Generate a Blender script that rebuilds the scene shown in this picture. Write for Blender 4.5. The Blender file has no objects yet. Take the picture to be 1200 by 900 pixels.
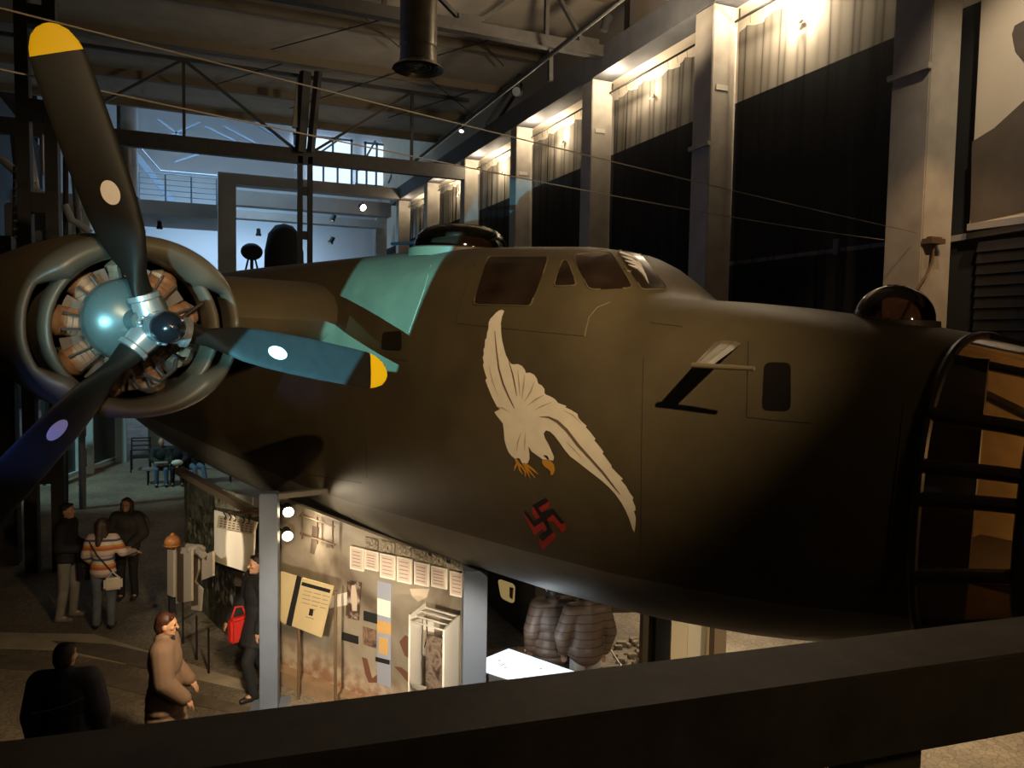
import bpy, bmesh, math, random
from math import sin, cos, pi, radians, sqrt, atan2
from mathutils import Vector as V, Matrix as M
from mathutils.bvhtree import BVHTree
from mathutils.geometry import tessellate_polygon
random.seed(7)
sc = bpy.context.scene
COL = sc.collection
CZ = 4.35
# ------------------------------------------------------------------ camera (1200x900 frame, f = 900 px)
F = 900.0
yaw, pit, rol = radians(22.8), radians(-3.5), radians(1.0)
fw = V((sin(yaw)*cos(pit), cos(yaw)*cos(pit), sin(pit)))
r0 = V((cos(yaw), -sin(yaw), 0)); u0 = r0.cross(fw)
rt = cos(rol)*r0 + sin(rol)*u0; upv = cos(rol)*u0 - sin(rol)*r0
EYE = V((0, 0, CZ))
cd = bpy.data.cameras.new('camera'); cam = bpy.data.objects.new('camera', cd); COL.objects.link(cam)
cd.sensor_width = 36; cd.lens = 27.0; cd.clip_start = 0.05; cd.clip_end = 300
cam.matrix_world = M(((rt.x, upv.x, -fw.x, 0), (rt.y, upv.y, -fw.y, 0), (rt.z, upv.z, -fw.z, CZ), (0, 0, 0, 1)))
sc.camera = cam
def ray(px, py): return fw + rt*((px-600)/F) + upv*((450-py)/F)
def hit(px, py, p, n):
    d = ray(px, py); p = V(p); n = V(n)
    return EYE + d*((p-EYE).dot(n)/d.dot(n))
def flo(px, py, z=0): return hit(px, py, (0, 0, z), (0, 0, 1))
def onY(px, py, y): return hit(px, py, (0, y, 0), (0, 1, 0))
def onX(px, py, x): return hit(px, py, (x, 0, 0), (1, 0, 0))
# ------------------------------------------------------------------ materials
MATS = {}
def mat(name, col, rough=.6, metal=0, noise=0, nscale=6, bump=0, bscale=40, spec=.5, emit=None, es=0):
    if name in MATS: return MATS[name]
    m = bpy.data.materials.new(name); m.use_nodes = True; nt = m.node_tree; b = nt.nodes['Principled BSDF']
    b.inputs['Roughness'].default_value = rough; b.inputs['Metallic'].default_value = metal
    b.inputs['Specular IOR Level'].default_value = spec
    b.inputs['Base Color'].default_value = (*col, 1)
    tc = nt.nodes.new('ShaderNodeTexCoord')
    if noise:
        n = nt.nodes.new('ShaderNodeTexNoise'); n.inputs['Scale'].default_value = nscale; n.inputs['Detail'].default_value = 6
        r = nt.nodes.new('ShaderNodeValToRGB')
        r.color_ramp.elements[0].position = .3; r.color_ramp.elements[1].position = .7
        r.color_ramp.elements[0].color = (*[max(0, c*(1-noise)) for c in col], 1)
        r.color_ramp.elements[1].color = (*[min(1, c*(1+noise)) for c in col], 1)
        nt.links.new(tc.outputs['Object'], n.inputs['Vector']); nt.links.new(n.outputs['Fac'], r.inputs['Fac']); nt.links.new(r.outputs['Color'], b.inputs['Base Color'])
    if bump:
        n2 = nt.nodes.new('ShaderNodeTexNoise'); n2.inputs['Scale'].default_value = bscale; n2.inputs['Detail'].default_value = 4
        bp = nt.nodes.new('ShaderNodeBump'); bp.inputs['Strength'].default_value = bump; bp.inputs['Distance'].default_value = .02
        nt.links.new(tc.outputs['Object'], n2.inputs['Vector']); nt.links.new(n2.outputs['Fac'], bp.inputs['Height']); nt.links.new(bp.outputs['Normal'], b.inputs['Normal'])
    if emit: b.inputs['Emission Color'].default_value = (*emit, 1); b.inputs['Emission Strength'].default_value = es
    MATS[name] = m; return m
def glass(name, tint, glossy=.12, rough=.05):
    if name in MATS: return MATS[name]
    m = bpy.data.materials.new(name); m.use_nodes = True; nt = m.node_tree; nt.nodes.clear()
    o = nt.nodes.new('ShaderNodeOutputMaterial'); t = nt.nodes.new('ShaderNodeBsdfTransparent'); g = nt.nodes.new('ShaderNodeBsdfGlossy')
    t.inputs['Color'].default_value = (*tint, 1); g.inputs['Roughness'].default_value = rough
    fr = nt.nodes.new('ShaderNodeFresnel'); fr.inputs['IOR'].default_value = 1.5
    mx = nt.nodes.new('ShaderNodeMixShader'); ad = nt.nodes.new('ShaderNodeMath'); ad.inputs[1].default_value = glossy; ad.use_clamp = True
    nt.links.new(fr.outputs[0], ad.inputs[0]); nt.links.new(ad.outputs[0], mx.inputs[0]); nt.links.new(t.outputs[0], mx.inputs[1]); nt.links.new(g.outputs[0], mx.inputs[2]); nt.links.new(mx.outputs[0], o.inputs[0])
    MATS[name] = m; return m
def sheer(name, col, alpha):
    m = bpy.data.materials.new(name); m.use_nodes = True; nt = m.node_tree; b = nt.nodes['Principled BSDF']
    b.inputs['Base Color'].default_value = (*col, 1); b.inputs['Roughness'].default_value = .9; b.inputs['Specular IOR Level'].default_value = .05
    lw = nt.nodes.new('ShaderNodeLayerWeight'); lw.inputs['Blend'].default_value = .35
    mr = nt.nodes.new('ShaderNodeMapRange'); mr.inputs['To Min'].default_value = alpha; mr.inputs['To Max'].default_value = 1
    nt.links.new(lw.outputs['Facing'], mr.inputs['Value']); nt.links.new(mr.outputs[0], b.inputs['Alpha'])
    return m
def nodes_mat(name, rough=.6):
    m = bpy.data.materials.new(name); m.use_nodes = True; nt = m.node_tree; b = nt.nodes['Principled BSDF']; b.inputs['Roughness'].default_value = rough
    return m, nt, b
def pic(name, cols, scale=6, seed=0.0, rough=.5):
    """printed photograph: blotchy procedural picture"""
    if name in MATS: return MATS[name]
    m, nt, b = nodes_mat(name, rough)
    tc = nt.nodes.new('ShaderNodeTexCoord'); mp = nt.nodes.new('ShaderNodeMapping'); mp.inputs['Location'].default_value = (seed, seed*1.7, seed*.3)
    n = nt.nodes.new('ShaderNodeTexNoise'); n.inputs['Scale'].default_value = scale; n.inputs['Detail'].default_value = 5; n.inputs['Distortion'].default_value = .6
    r = nt.nodes.new('ShaderNodeValToRGB'); cr = r.color_ramp
    while len(cr.elements) < len(cols): cr.elements.new(.5)
    for i, c in enumerate(cols):
        cr.elements[i].position = .3 + .4*i/max(1, len(cols)-1); cr.elements[i].color = (*c, 1)
    nt.links.new(tc.outputs['Object'], mp.inputs[0]); nt.links.new(mp.outputs[0], n.inputs['Vector']); nt.links.new(n.outputs['Fac'], r.inputs['Fac']); nt.links.new(r.outputs['Color'], b.inputs['Base Color'])
    MATS[name] = m; return m
# ------------------------------------------------------------------ mesh helpers
def NB(): return bmesh.new()
def box(bm, c, s, rz=0, R=None, bev=0):
    mtx = M.Translation(V(c)) @ (R if R else M.Rotation(rz, 4, 'Z')) @ M.Diagonal((s[0], s[1], s[2], 1))
    r = bmesh.ops.create_cube(bm, size=1, matrix=mtx)
    if bev:
        es = list({e for v in r['verts'] for e in v.link_edges})
        bmesh.ops.bevel(bm, geom=es, offset=bev, segments=2, affect='EDGES')
def frame_of(d):
    d = d.normalized(); a = V((0, 0, 1)) if abs(d.z) < .9 else V((1, 0, 0))
    x = d.cross(a).normalized(); return x, d.cross(x)
def tube(bm, pts, r, n=8, cap=True):
    pts = [V(p) for p in pts]; rs = r if isinstance(r, (list, tuple)) else [r]*len(pts); rings = []
    x, y = frame_of(pts[1]-pts[0])
    for i, p in enumerate(pts):
        d = (pts[min(i+1, len(pts)-1)]-pts[max(i-1, 0)]).normalized()
        x = (x - d*x.dot(d)).normalized(); y = d.cross(x)
        rings.append([bm.verts.new(p + rs[i]*(cos(2*pi*k/n)*x+sin(2*pi*k/n)*y)) for k in range(n)])
    for a, b in zip(rings, rings[1:]):
        for k in range(n): bm.faces.new((a[k], a[(k+1) % n], b[(k+1) % n], b[k]))
    if cap: bm.faces.new(rings[0][::-1]); bm.faces.new(rings[-1])
def bar(bm, a, b, w, h, upd=(0, 0, 1)):
    """rectangular bar between two points, w across, h along upd"""
    a, b = V(a), V(b); d = (b-a); L = d.length; d.normalize(); u = V(upd); u = (u-d*u.dot(d))
    if u.length < 1e-4: u = frame_of(d)[0]
    u.normalize(); x = d.cross(u)
    R = M((x, d, u)).transposed().to_4x4()
    box(bm, (a+b)/2, (w, L, h), R=R)
def loft(bm, rings, close=True, cap0=False, cap1=False, mi=None):
    vs = [[bm.verts.new(p) for p in r] for r in rings]; n = len(rings[0])
    for a, b in zip(vs, vs[1:]):
        for k in range(n if close else n-1):
            f = bm.faces.new((a[k], a[(k+1) % n], b[(k+1) % n], b[k])); f.smooth = True
            if mi: f.material_index = mi(k)
    if cap0: bm.faces.new(vs[0][::-1])
    if cap1: bm.faces.new(vs[-1])
    return vs
def lathe(bm, prof, c, axis=(0, 0, 1), n=24, cap=True):
    """prof: (radius, height along axis)"""
    ax = V(axis).normalized(); x, y = frame_of(ax); c = V(c)
    loft(bm, [[c+ax*h+r*(cos(2*pi*k/n)*x+sin(2*pi*k/n)*y) for k in range(n)] for r, h in prof], True, cap, cap)
def prism(bm, poly, d):
    """closed polygon (3D points) extruded by vector d"""
    d = V(d); a = [bm.verts.new(V(p)) for p in poly]; b = [bm.verts.new(V(p)+d) for p in poly]; n = len(a)
    bm.faces.new(a); bm.faces.new(b[::-1])
    for i in range(n): bm.faces.new((a[i], b[i], b[(i+1) % n], a[(i+1) % n]))
def sph(bm, c, r, seg=16, R=None):
    r = (r, r, r) if isinstance(r, (int, float)) else r
    bmesh.ops.create_uvsphere(bm, u_segments=seg, v_segments=seg//2+2, radius=1, matrix=M.Translation(V(c)) @ (R or M.Identity(4)) @ M.Diagonal((*r, 1)))
WM = {}
def thing(name, label, cat, loc=(0, 0, 0), group=None, mtx=None):
    o = bpy.data.objects.new(name, None); COL.objects.link(o); o.empty_display_size = .2
    w = mtx or M.Translation(V(loc)); o.matrix_world = w; WM[o.name] = w
    o['label'] = label; o['category'] = cat
    if group: o['group'] = group
    return o
def obj(name, bm, m, parent=None, smooth=None, local=False, label=None):
    """link bmesh (world coords, or parent's coords when local) as ONE mesh object"""
    bmesh.ops.recalc_face_normals(bm, faces=bm.faces)
    if smooth is not None:
        for f in bm.faces: f.smooth = smooth
    me = bpy.data.meshes.new(name); o = bpy.data.objects.new(name, me); COL.objects.link(o)
    if parent:
        w = WM[parent.name]; 
        if not local: bmesh.ops.transform(bm, matrix=w.inverted(), verts=bm.verts)
        o.parent = parent; WM[o.name] = w
    else:
        if bm.verts:
            xs = [v.co for v in bm.verts]; lo = V((min(c[i] for c in xs) for i in range(3))); hi = V((max(c[i] for c in xs) for i in range(3)))
            b = V(((lo.x+hi.x)/2, (lo.y+hi.y)/2, lo.z)); bmesh.ops.translate(bm, vec=-b, verts=bm.verts); o.location = b; WM[o.name] = M.Translation(b)
    bm.to_mesh(me); bm.free()
    for mm in (m if isinstance(m, (list, tuple)) else [m]): me.materials.append(mm)
    if smooth:
        try: me.set_sharp_from_angle(angle=radians(40))
        except Exception: pass
    if label: o['label'] = label
    return o
def tag(o, label, cat, group=None):
    o['label'] = label; o['category'] = cat
    if group: o['group'] = group
    return o
def struct(name, bm, m, parent=None, smooth=None):
    o = obj(name, bm, m, parent, smooth)
    if not parent: o['kind'] = 'structure'
    return o
def spot(name, loc, to, power, col, ang, blend=.3, rad=.05):
    l = bpy.data.lights.new(name, 'SPOT'); l.energy = power; l.color = col; l.spot_size = radians(ang); l.spot_blend = blend; l.shadow_soft_size = rad
    o = bpy.data.objects.new(name, l); COL.objects.link(o); o.location = loc
    o.rotation_euler = (V(to)-V(loc)).to_track_quat('-Z', 'Y').to_euler(); return o
def point(name, loc, power, col, rad=.1):
    l = bpy.data.lights.new(name, 'POINT'); l.energy = power; l.color = col; l.shadow_soft_size = rad
    o = bpy.data.objects.new(name, l); COL.objects.link(o); o.location = loc; return o
def area(name, loc, to, sx, sy, power, col):
    l = bpy.data.lights.new(name, 'AREA'); l.shape = 'RECTANGLE'; l.size = sx; l.size_y = sy; l.energy = power; l.color = col
    o = bpy.data.objects.new(name, l); COL.objects.link(o); o.location = loc
    o.rotation_euler = (V(to)-V(loc)).to_track_quat('-Z', 'Y').to_euler(); return o
WARM = (1, .72, .40); CREAM = (1, .82, .58); COOL = (.50, .82, 1.0)

# ==================================================================== THE AIRCRAFT
h, pt = radians(20), radians(-2)
An = V((sin(h)*cos(pt), -cos(h)*cos(pt), sin(pt))); As = V((cos(h), sin(h), 0)); Au = An.cross(As).normalized()
HUB = EYE + ray(181, 382)*4.9
ORG = HUB + 3.9*As
AM = M(((An.x, As.x, Au.x, ORG.x), (An.y, As.y, Au.y, ORG.y), (An.z, As.z, Au.z, ORG.z), (0, 0, 0, 1)))
AI = AM.inverted()
def A(x, y, z): return AM @ V((x, y, z))
def La(px, py, y): return AI @ hit(px, py, A(0, y, 0), As)       # point on a longitudinal plane, aircraft coords
def Lp(px, py, x=0): return AI @ hit(px, py, A(x, 0, 0), An)     # point on a transverse plane
plane = thing('bomber_aircraft', 'olive brown bomber aircraft with a painted white eagle, raised above the hall floor', 'aircraft', mtx=AM)
def lerp(tab, x):
    if x <= tab[0][0]: return tab[0][1]
    for (a, u), (b, w) in zip(tab, tab[1:]):
        if x <= b:
            t = (x-a)/(b-a); return u+(w-u)*t
    return tab[-1][1]
ZT = [(-14, .45), (-12, .52), (-8.2, .70), (-6.5, .77), (-4, .83), (-2.4, .875), (-1.2, .875), (-.5, .865), (.35, .83), (.72, .78), (.9, .70), (1.05, .60), (1.2, .48), (1.33, .39), (1.45, .36), (1.9, .345), (2.4, .31), (2.9, .255), (3.25, .21), (3.6, .155), (4.0, .07), (4.5, -.09), (5.0, -.42), (5.2, -.75)]
ZB = [(-14, -2.0), (-11.7, -2.29), (-9.7, -2.54), (-7, -2.66), (-5, -2.68), (-4, -2.62), (-2.5, -2.57), (-.9, -2.50), (.4, -2.42), (1.6, -2.28), (2.5, -2.13), (3.1, -1.98), (3.6, -1.82), (4.2, -1.58), (5, -1.15), (5.2, -.9)]
ZC = [(-14, -1.93), (-9, -1.94), (-4.7, -2.02), (-4, -2.07), (-2.45, -2.04), (-1.4, -1.97), (.41, -1.87), (1.57, -1.78), (2.8, -1.64), (3.6, -1.50), (4.4, -1.35), (5.2, -.9)]
HW = [(-14, .95), (-12, 1.02), (-6, 1.13), (-3, 1.15), (1, 1.14), (2.2, 1.10), (3, 1.03), (3.6, .96), (4.2, .80), (4.8, .52), (5.1, .30), (5.2, .12)]
NT = [(-14, 2.4), (-2, 2.7), (.7, 2.6), (1.4, 3.0), (2.4, 3.0), (3.6, 2.6), (5.2, 2.2)]
def section(x, n1=16, n2=9):
    zt, zb, w, nt = lerp(ZT, x), lerp(ZB, x), lerp(HW, x), lerp(NT, x)
    zc = zb+(zt-zb)*.52; zk = max(lerp(ZC, x), zb+.02); nb = 2.9
    def half(z):
        if z >= zc: t = min(1, (z-zc)/(zt-zc)); return w*max(0, 1-t**nt)**(1/nt)
        t = min(1, (zc-z)/(zc-zb)); return w*max(0, 1-t**nb)**(1/nb)
    up = []
    for i in range(n1+1):
        a = i/n1*pi/2
        up.append((w*max(0, sin(a))**(2/nt), zc+(zt-zc)*max(0, cos(a))**(2/nt)))
    mid = [(half(zc+(zk-zc)*i/6), zc+(zk-zc)*i/6) for i in range(1, 7)]
    tk = (zc-zk)/(zc-zb); ak = math.asin(min(1, max(0, tk**(nb/2))))
    lo = []
    for i in range(1, n2+1):
        a = ak+(pi/2-ak)*i/n2
        lo.append((w*max(0, cos(a))**(2/nb), zc-(zc-zb)*sin(a)**(2/nb)))
    L = up+mid+lo; k = len(up)+6-1
    ring = [V((x, -y, z)) for y, z in L]+[V((x, y, z)) for y, z in L[-2:0:-1]]
    return ring, k, len(L)
xs = [-14, -13, -12, -11, -10, -9, -8, -7, -6, -5, -4.2, -3.5, -2.9, -2.4, -1.8, -1.2, -.8, -.4, 0, .35, .6, .75, .9, 1.0, 1.1, 1.2, 1.28, 1.36, 1.45, 1.6, 1.9, 2.15, 2.4, 2.65, 2.9, 3.15, 3.4, 3.6]
_, KC, NL = section(0)
def pmi(k):
    n = 2*(NL-1)
    if k > NL-1: k = n-1-k
    return 1 if k >= KC else 0
# olive paint with faint wear, dry grime
def paint(name, col, rough=.42):
    m, nt, b = nodes_mat(name, rough)
    tc = nt.nodes.new('ShaderNodeTexCoord'); n = nt.nodes.new('ShaderNodeTexNoise'); n.inputs['Scale'].default_value = 1.3; n.inputs['Detail'].default_value = 8; n.inputs['Roughness'].default_value = .65
    r = nt.nodes.new('ShaderNodeValToRGB'); r.color_ramp.elements[0].position = .35; r.color_ramp.elements[1].position = .68
    r.color_ramp.elements[0].color = (*[c*.82 for c in col], 1); r.color_ramp.elements[1].color = (*[c*1.2 for c in col], 1)
    v = nt.nodes.new('ShaderNodeTexNoise'); v.inputs['Scale'].default_value = 220
    r2 = nt.nodes.new('ShaderNodeValToRGB'); r2.color_ramp.elements[0].position = .765; r2.color_ramp.elements[1].position = .79
    mx = nt.nodes.new('ShaderNodeMix'); mx.data_type = 'RGBA'; mx.inputs['B'].default_value = (.35, .31, .24, 1)
    L = nt.links.new
    L(tc.outputs['Object'], n.inputs['Vector']); L(tc.outputs['Object'], v.inputs['Vector']); L(n.outputs['Fac'], r.inputs['Fac']); L(v.outputs['Fac'], r2.inputs['Fac'])
    L(r2.outputs['Color'], mx.inputs['Factor']); L(r.outputs['Color'], mx.inputs['A']); L(mx.outputs['Result'], b.inputs['Base Color'])
    n3 = nt.nodes.new('ShaderNodeTexNoise'); n3.inputs['Scale'].default_value = 2.2; n3.inputs['Detail'].default_value = 3
    bp = nt.nodes.new('ShaderNodeBump'); bp.inputs['Strength'].default_value = .12; bp.inputs['Distance'].default_value = .05
    L(tc.outputs['Object'], n3.inputs['Vector']); L(n3.outputs['Fac'], bp.inputs['Height']); L(bp.outputs['Normal'], b.inputs['Normal'])
    return m
OLIVE = paint('olive_drab_paint', (.086, .061, .028), .5); BELLY = paint('grey_belly_paint', (.21, .185, .145), .5)
bm = NB(); loft(bm, [section(x)[0] for x in xs], True, True, False, pmi)
fus_bvh_bm = bm.copy()
fus = obj('fuselage', bm, [OLIVE, BELLY], plane, smooth=None, local=True)
bmesh.ops.triangulate(fus_bvh_bm, faces=fus_bvh_bm.faces); BV = BVHTree.FromBMesh(fus_bvh_bm)
EL = AI @ EYE
def skin(px, py, off=.004):
    d = (AI.to_3x3() @ ray(px, py)).normalized(); p, n, i, t = BV.ray_cast(EL, d)
    if p is None:
        q = EL + d*6.5; p, n, i, t = BV.find_nearest(q)
    if n.dot(d) > 0: n = -n
    return p+n*off, n
def decal(name, polys, m, parent, off=.004, edge=7, label=None, smooth=True):
    """paint or glazing that follows the skin of the fuselage"""
    bm = NB(); last = None
    for poly in polys:
        b2 = NB(); vs = [b2.verts.new((x, y, 0)) for x, y in poly]
        for t in tessellate_polygon([[V((x, y, 0)) for x, y in poly]]):
            try: b2.faces.new([vs[i] for i in t])
            except ValueError: pass
        for it in range(6):
            es = [e for e in b2.edges if e.calc_length() > edge]
            if not es: break
            bmesh.ops.subdivide_edges(b2, edges=es, cuts=1); bmesh.ops.triangulate(b2, faces=b2.faces)
        mp = {}
        for v in b2.verts: mp[v] = bm.verts.new(skin(v.co.x, v.co.y, off)[0])
        for f in b2.faces:
            try: bm.faces.new([mp[v] for v in f.verts])
            except ValueError: pass
        b2.free()
    return obj(name, bm, m, parent, smooth, local=True, label=label)
def rrect(pts, r=5, n=4):
    """round the corners of a pixel polygon"""
    out = []; N = len(pts)
    for i in range(N):
        p = V(pts[i]); a = V(pts[i-1]); b = V(pts[(i+1) % N]); da = (a-p); db = (b-p)
        ra = min(r, da.length*.45); rb = min(r, db.length*.45); s = p+da.normalized()*ra; e = p+db.normalized()*rb
        for k in range(n+1):
            t = k/n; q = s*(1-t)**2+p*2*t*(1-t)+e*t*t; out.append((q.x, q.y))
    return out
def grow(pts, d):
    c = sum((V(p) for p in pts), V((0, 0)))/len(pts); return [tuple(V(p)+(V(p)-c).normalized()*d) for p in pts]
def stroke2(pts, w):
    """tapered brush stroke as polygon, w list or number"""
    pts = [V(p) for p in pts]; l = []; r = []
    for i, p in enumerate(pts):
        d = (pts[min(i+1, len(pts)-1)]-pts[max(i-1, 0)]).normalized(); n = V((-d.y, d.x)); ww = (w[i] if isinstance(w, (list, tuple)) else w)/2
        l.append(tuple(p+n*ww)); r.append(tuple(p-n*ww))
    return l+r[::-1]
# cockpit glazing
GLZ = mat('dusty_cockpit_glazing', (.028, .016, .010), .22, noise=.5, nscale=3, spec=.5)
FRM = paint('window_frame_paint', (.125, .098, .048), .45)
WIN = [('cockpit_window', [(572, 301), (643, 301), (640, 312), (622, 359), (555, 357)], 5), ('cockpit_window', [(659, 305), (666, 306), (676, 335), (649, 336)], 5),
       ('cockpit_window', [(671, 299), (716, 295), (742, 338), (690, 340)], 7), ('cockpit_windscreen', [(723, 294), (749, 296), (783, 339), (752, 340)], 5)]
for nm, p, r in WIN:
    w = decal(nm, [rrect(p, r)], GLZ, plane, .006)
    ring = rrect(grow(p, 2.2), r+1); inn = rrect(p, r)
    bmf = NB(); pts = [skin(x, y, .007)[0] for x, y in inn]; tube(bmf, pts+[pts[0]], .006, 6, False); obj('window_seal', bmf, FRM, w, True, local=True)
# crumpled sheet behind the windscreen, seen through the pane
bm = NB()
for k in range(4): 
    a = [(724+k*4, 296+k*5), (735+k*4, 300+k*5), (746+k*3, 305+k*6), (752+k*2.5, 312+k*7)]
    pp = [skin(x, y, .009)[0] for x, y in a]; tube(bm, pp, [.002, .016, .013, .002], 6)
obj('crumpled_cover', bm, mat('cloudy_plastic', (.55, .5, .42), .35), plane, True, local=True, label='pale crumpled cover inside the windscreen')
# small side windows
DARKW = mat('dark_side_window', (.012, .009, .007), .3)
decal('side_window', [rrect([(896, 425), (927, 425), (927, 482), (893, 481)], 8)], DARKW, plane, .005)
decal('side_port', [rrect([(449, 389), (471, 388), (471, 411), (447, 410)], 4)], DARKW, plane, .005)
# panel seams: thin dark lines, and two paler lines
SEAM = mat('dark_panel_seam', (.022, .016, .008), .7)
def seam(pts, r=.003, m=None):
    bm = NB(); q = []
    for a, b in zip(pts, pts[1:]):
        n = max(2, int((V(b)-V(a)).length/12))
        q += [skin(*(V(a).lerp(V(b), i/n)), .0005)[0] for i in range(n)]
    q.append(skin(*pts[-1], .0005)[0]); tube(bm, q, r, 5); return obj('panel_seam', bm, m or SEAM, plane, True, local=True)
SEAML = mat('pale_panel_edge', (.20, .16, .085), .5)
for pts in ([(535, 379), (610, 387), (685, 394)], [(535, 379), (537, 366), (545, 340), (556, 310)], [(875, 489), (877, 400)], [(875, 489), (900, 492), (950, 496)], [(751, 640), (752, 520), (754, 420)], [(479, 390), (477, 423), (455, 420)],
            [(430, 560), (428, 480)], [(361, 556), (424, 566)], [(762, 378), (800, 383)], [(1060, 470), (1050, 560), (1040, 650)]): seam(pts)
for pts in ([(685, 394), (690, 372), (700, 360), (715, 354)], [(479, 390), (497, 340), (509, 296)]): seam(pts, .0035, SEAML)
# ---- nose art
ZX = lambda pts: [(540+x/2.8125, 340+y/2.8125) for x, y in pts]
EAG = [(137, 65), (144, 70), (137, 88), (133, 110), (134, 140), (137, 165), (143, 190), (150, 215), (158, 230), (167, 243), (175, 245), (190, 244), (203, 250), (212, 262), (216, 273), (230, 272), (243, 279), (252, 292), (256, 308), (268, 314), (277, 326), (277, 340), (283, 345),
       (300, 352), (312, 360), (322, 372), (350, 382), (345, 386), (365, 395), (386, 408), (388, 420), (398, 432), (416, 447), (413, 452), (428, 468), (445, 490), (441, 495), (458, 515), (472, 533), (468, 538), (485, 560), (498, 578), (498, 584), (515, 602), (536, 622), (529, 626), (545, 645), (558, 668), (570, 684), (567, 692), (576, 712), (577, 725), (572, 729), (578, 750), (577, 775), (573, 798),
       (566, 785), (557, 755), (545, 728), (530, 700), (510, 672), (490, 650), (468, 630), (440, 608), (410, 585), (385, 565), (362, 548), (345, 528), (325, 500), (310, 480), (295, 466), (282, 462), (274, 472),
       (278, 487), (290, 508), (300, 530), (309, 550), (306, 562), (285, 559), (270, 557), (250, 543), (235, 532), (224, 515), (227, 540), (228, 555), (222, 570), (212, 574), (203, 570), (196, 556), (190, 553), (180, 556), (168, 546), (158, 533), (150, 513), (145, 493), (143, 465), (140, 440),
       (128, 424), (118, 412), (112, 402), (122, 396), (130, 392), (120, 383), (112, 368), (103, 350), (95, 330), (86, 308), (82, 297), (87, 290), (80, 270), (74, 247), (77, 240), (73, 222), (77, 212), (76, 195), (80, 188), (81, 165), (86, 158), (88, 140), (92, 128), (93, 108), (98, 95), (108, 85), (117, 75), (127, 68)]
CREAMP = mat('cream_art_paint', (.86, .72, .52), .55, noise=.06, nscale=9)
eag = decal('eagle_emblem', [ZX(EAG)], CREAMP, plane, .004, 6, label='white diving eagle painted on the fuselage side')
BRN = mat('brown_art_paint', (.18, .115, .06), .6); BRNL = mat('tan_art_paint', (.50, .38, .24), .6); ORA = mat('orange_art_paint', (.62, .27, .03), .55); BLK = mat('black_art_paint', (.006, .006, .007), .55)
st = [stroke2(ZX(p), w) for p, w in (
    ([(114, 135), (120, 200), (128, 260), (142, 310), (162, 355), (179, 388)], [.5, 1.4, 1.8, 2.0, 1.6, .5]), ([(160, 232), (174, 280), (182, 320), (187, 348)], [.4, 1.4, 1.4, .4]),
    ([(262, 418), (290, 418), (320, 432), (350, 460), (390, 512), (430, 556), (470, 600), (505, 645), (527, 672)], [.5, 2, 3, 3.4, 3.2, 2.8, 2.4, 1.8, .5]))]
[decal('feather_line', [q], BRN, eag, .008, 6) for q in st]
st = [stroke2(ZX(p), w) for p, w in (
    ([(190, 262), (194, 310), (196, 350)], [.4, 1.6, .4]), ([(213, 280), (208, 320), (203, 358)], [.4, 2, .4]), ([(245, 300), (232, 335), (212, 368)], [.4, 2.2, .4]), ([(276, 345), (250, 360), (222, 380)], [.4, 2.2, .4]),
    ([(300, 370), (270, 382), (245, 395)], [.4, 1.6, .4]), ([(200, 470), (190, 500), (186, 530)], [.4, 1.6, .4]), ([(215, 470), (213, 500), (212, 530)], [.4, 1.4, .4]), ([(340, 395), (372, 412), (400, 440)], [.3, 1.2, .3]), ([(350, 500), (375, 525), (400, 552)], [.3, 1.2, .3]),
    ([(95, 250), (106, 300), (125, 350)], [.3, 1.2, .3]), ([(120, 385), (140, 388), (160, 400)], [.3, 1.2, .3]))]
[decal('feather_shading', [q], BRNL, eag, .007, 6) for q in st]
decal('beak', [ZX([(270, 558), (285, 560), (300, 564), (309, 575), (312, 592), (306, 607), (297, 611), (298, 598), (290, 590), (278, 582), (271, 571)])], ORA, eag, .007, 5)
tal = [stroke2(ZX(p), w) for p, w in (([(182, 557), (192, 572), (205, 584), (214, 598), (215, 616)], [3, 3, 2.4, 2, .6]), ([(188, 570), (181, 582), (177, 596)], [2.4, 2, .6]), ([(192, 575), (196, 592), (206, 606)], [2.2, 2, .6]),
       ([(206, 572), (222, 578), (240, 592), (256, 606)], [3, 3, 2.2, .6]), ([(212, 576), (230, 598), (247, 619)], [2.4, 2, .6]), ([(212, 578), (222, 600), (230, 620)], [2.2, 2, .6]))]
[decal('talon', tal[i:i+3], ORA, eag, .006, 5) for i in (0, 3)]
decal('eye', [stroke2(ZX([(277, 543), (285, 548), (292, 557)]), [.5, 2.2, 1.2])], BLK, eag, .009, 5)
ZS = lambda pts: [(600+x/11.25, 575+y/11.25) for x, y in pts]
RED = mat('red_art_paint', (.42, .020, .018), .55)
red = [[(148, 290), (170, 275), (300, 470), (415, 405), (472, 500), (430, 535), (405, 500), (300, 588)], [(270, 215), (290, 205), (375, 350), (335, 385), (268, 290)], [(350, 225), (480, 140), (498, 160), (492, 215), (395, 285)],
       [(462, 375), (550, 310), (650, 430), (700, 425), (715, 490), (680, 545), (650, 540), (545, 395), (490, 418)], [(355, 620), (400, 660), (575, 540), (580, 610), (410, 785), (370, 700)]]
blk = [[(270, 190), (450, 90), (490, 140), (352, 225), (392, 285), (550, 232), (700, 425), (655, 435), (545, 308), (462, 372), (545, 545), (410, 668), (365, 610), (375, 572), (478, 512), (415, 400), (300, 475), (160, 285), (185, 255), (300, 400), (378, 345), (290, 210)]]
em = decal('hooked_cross_emblem', [ZS(p) for p in blk], BLK, plane, .006, 6, label='black hooked cross with red edges, painted below the eagle')
[decal('red_edge', [ZS(p)], RED, em, .004, 6) for p in red]
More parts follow.
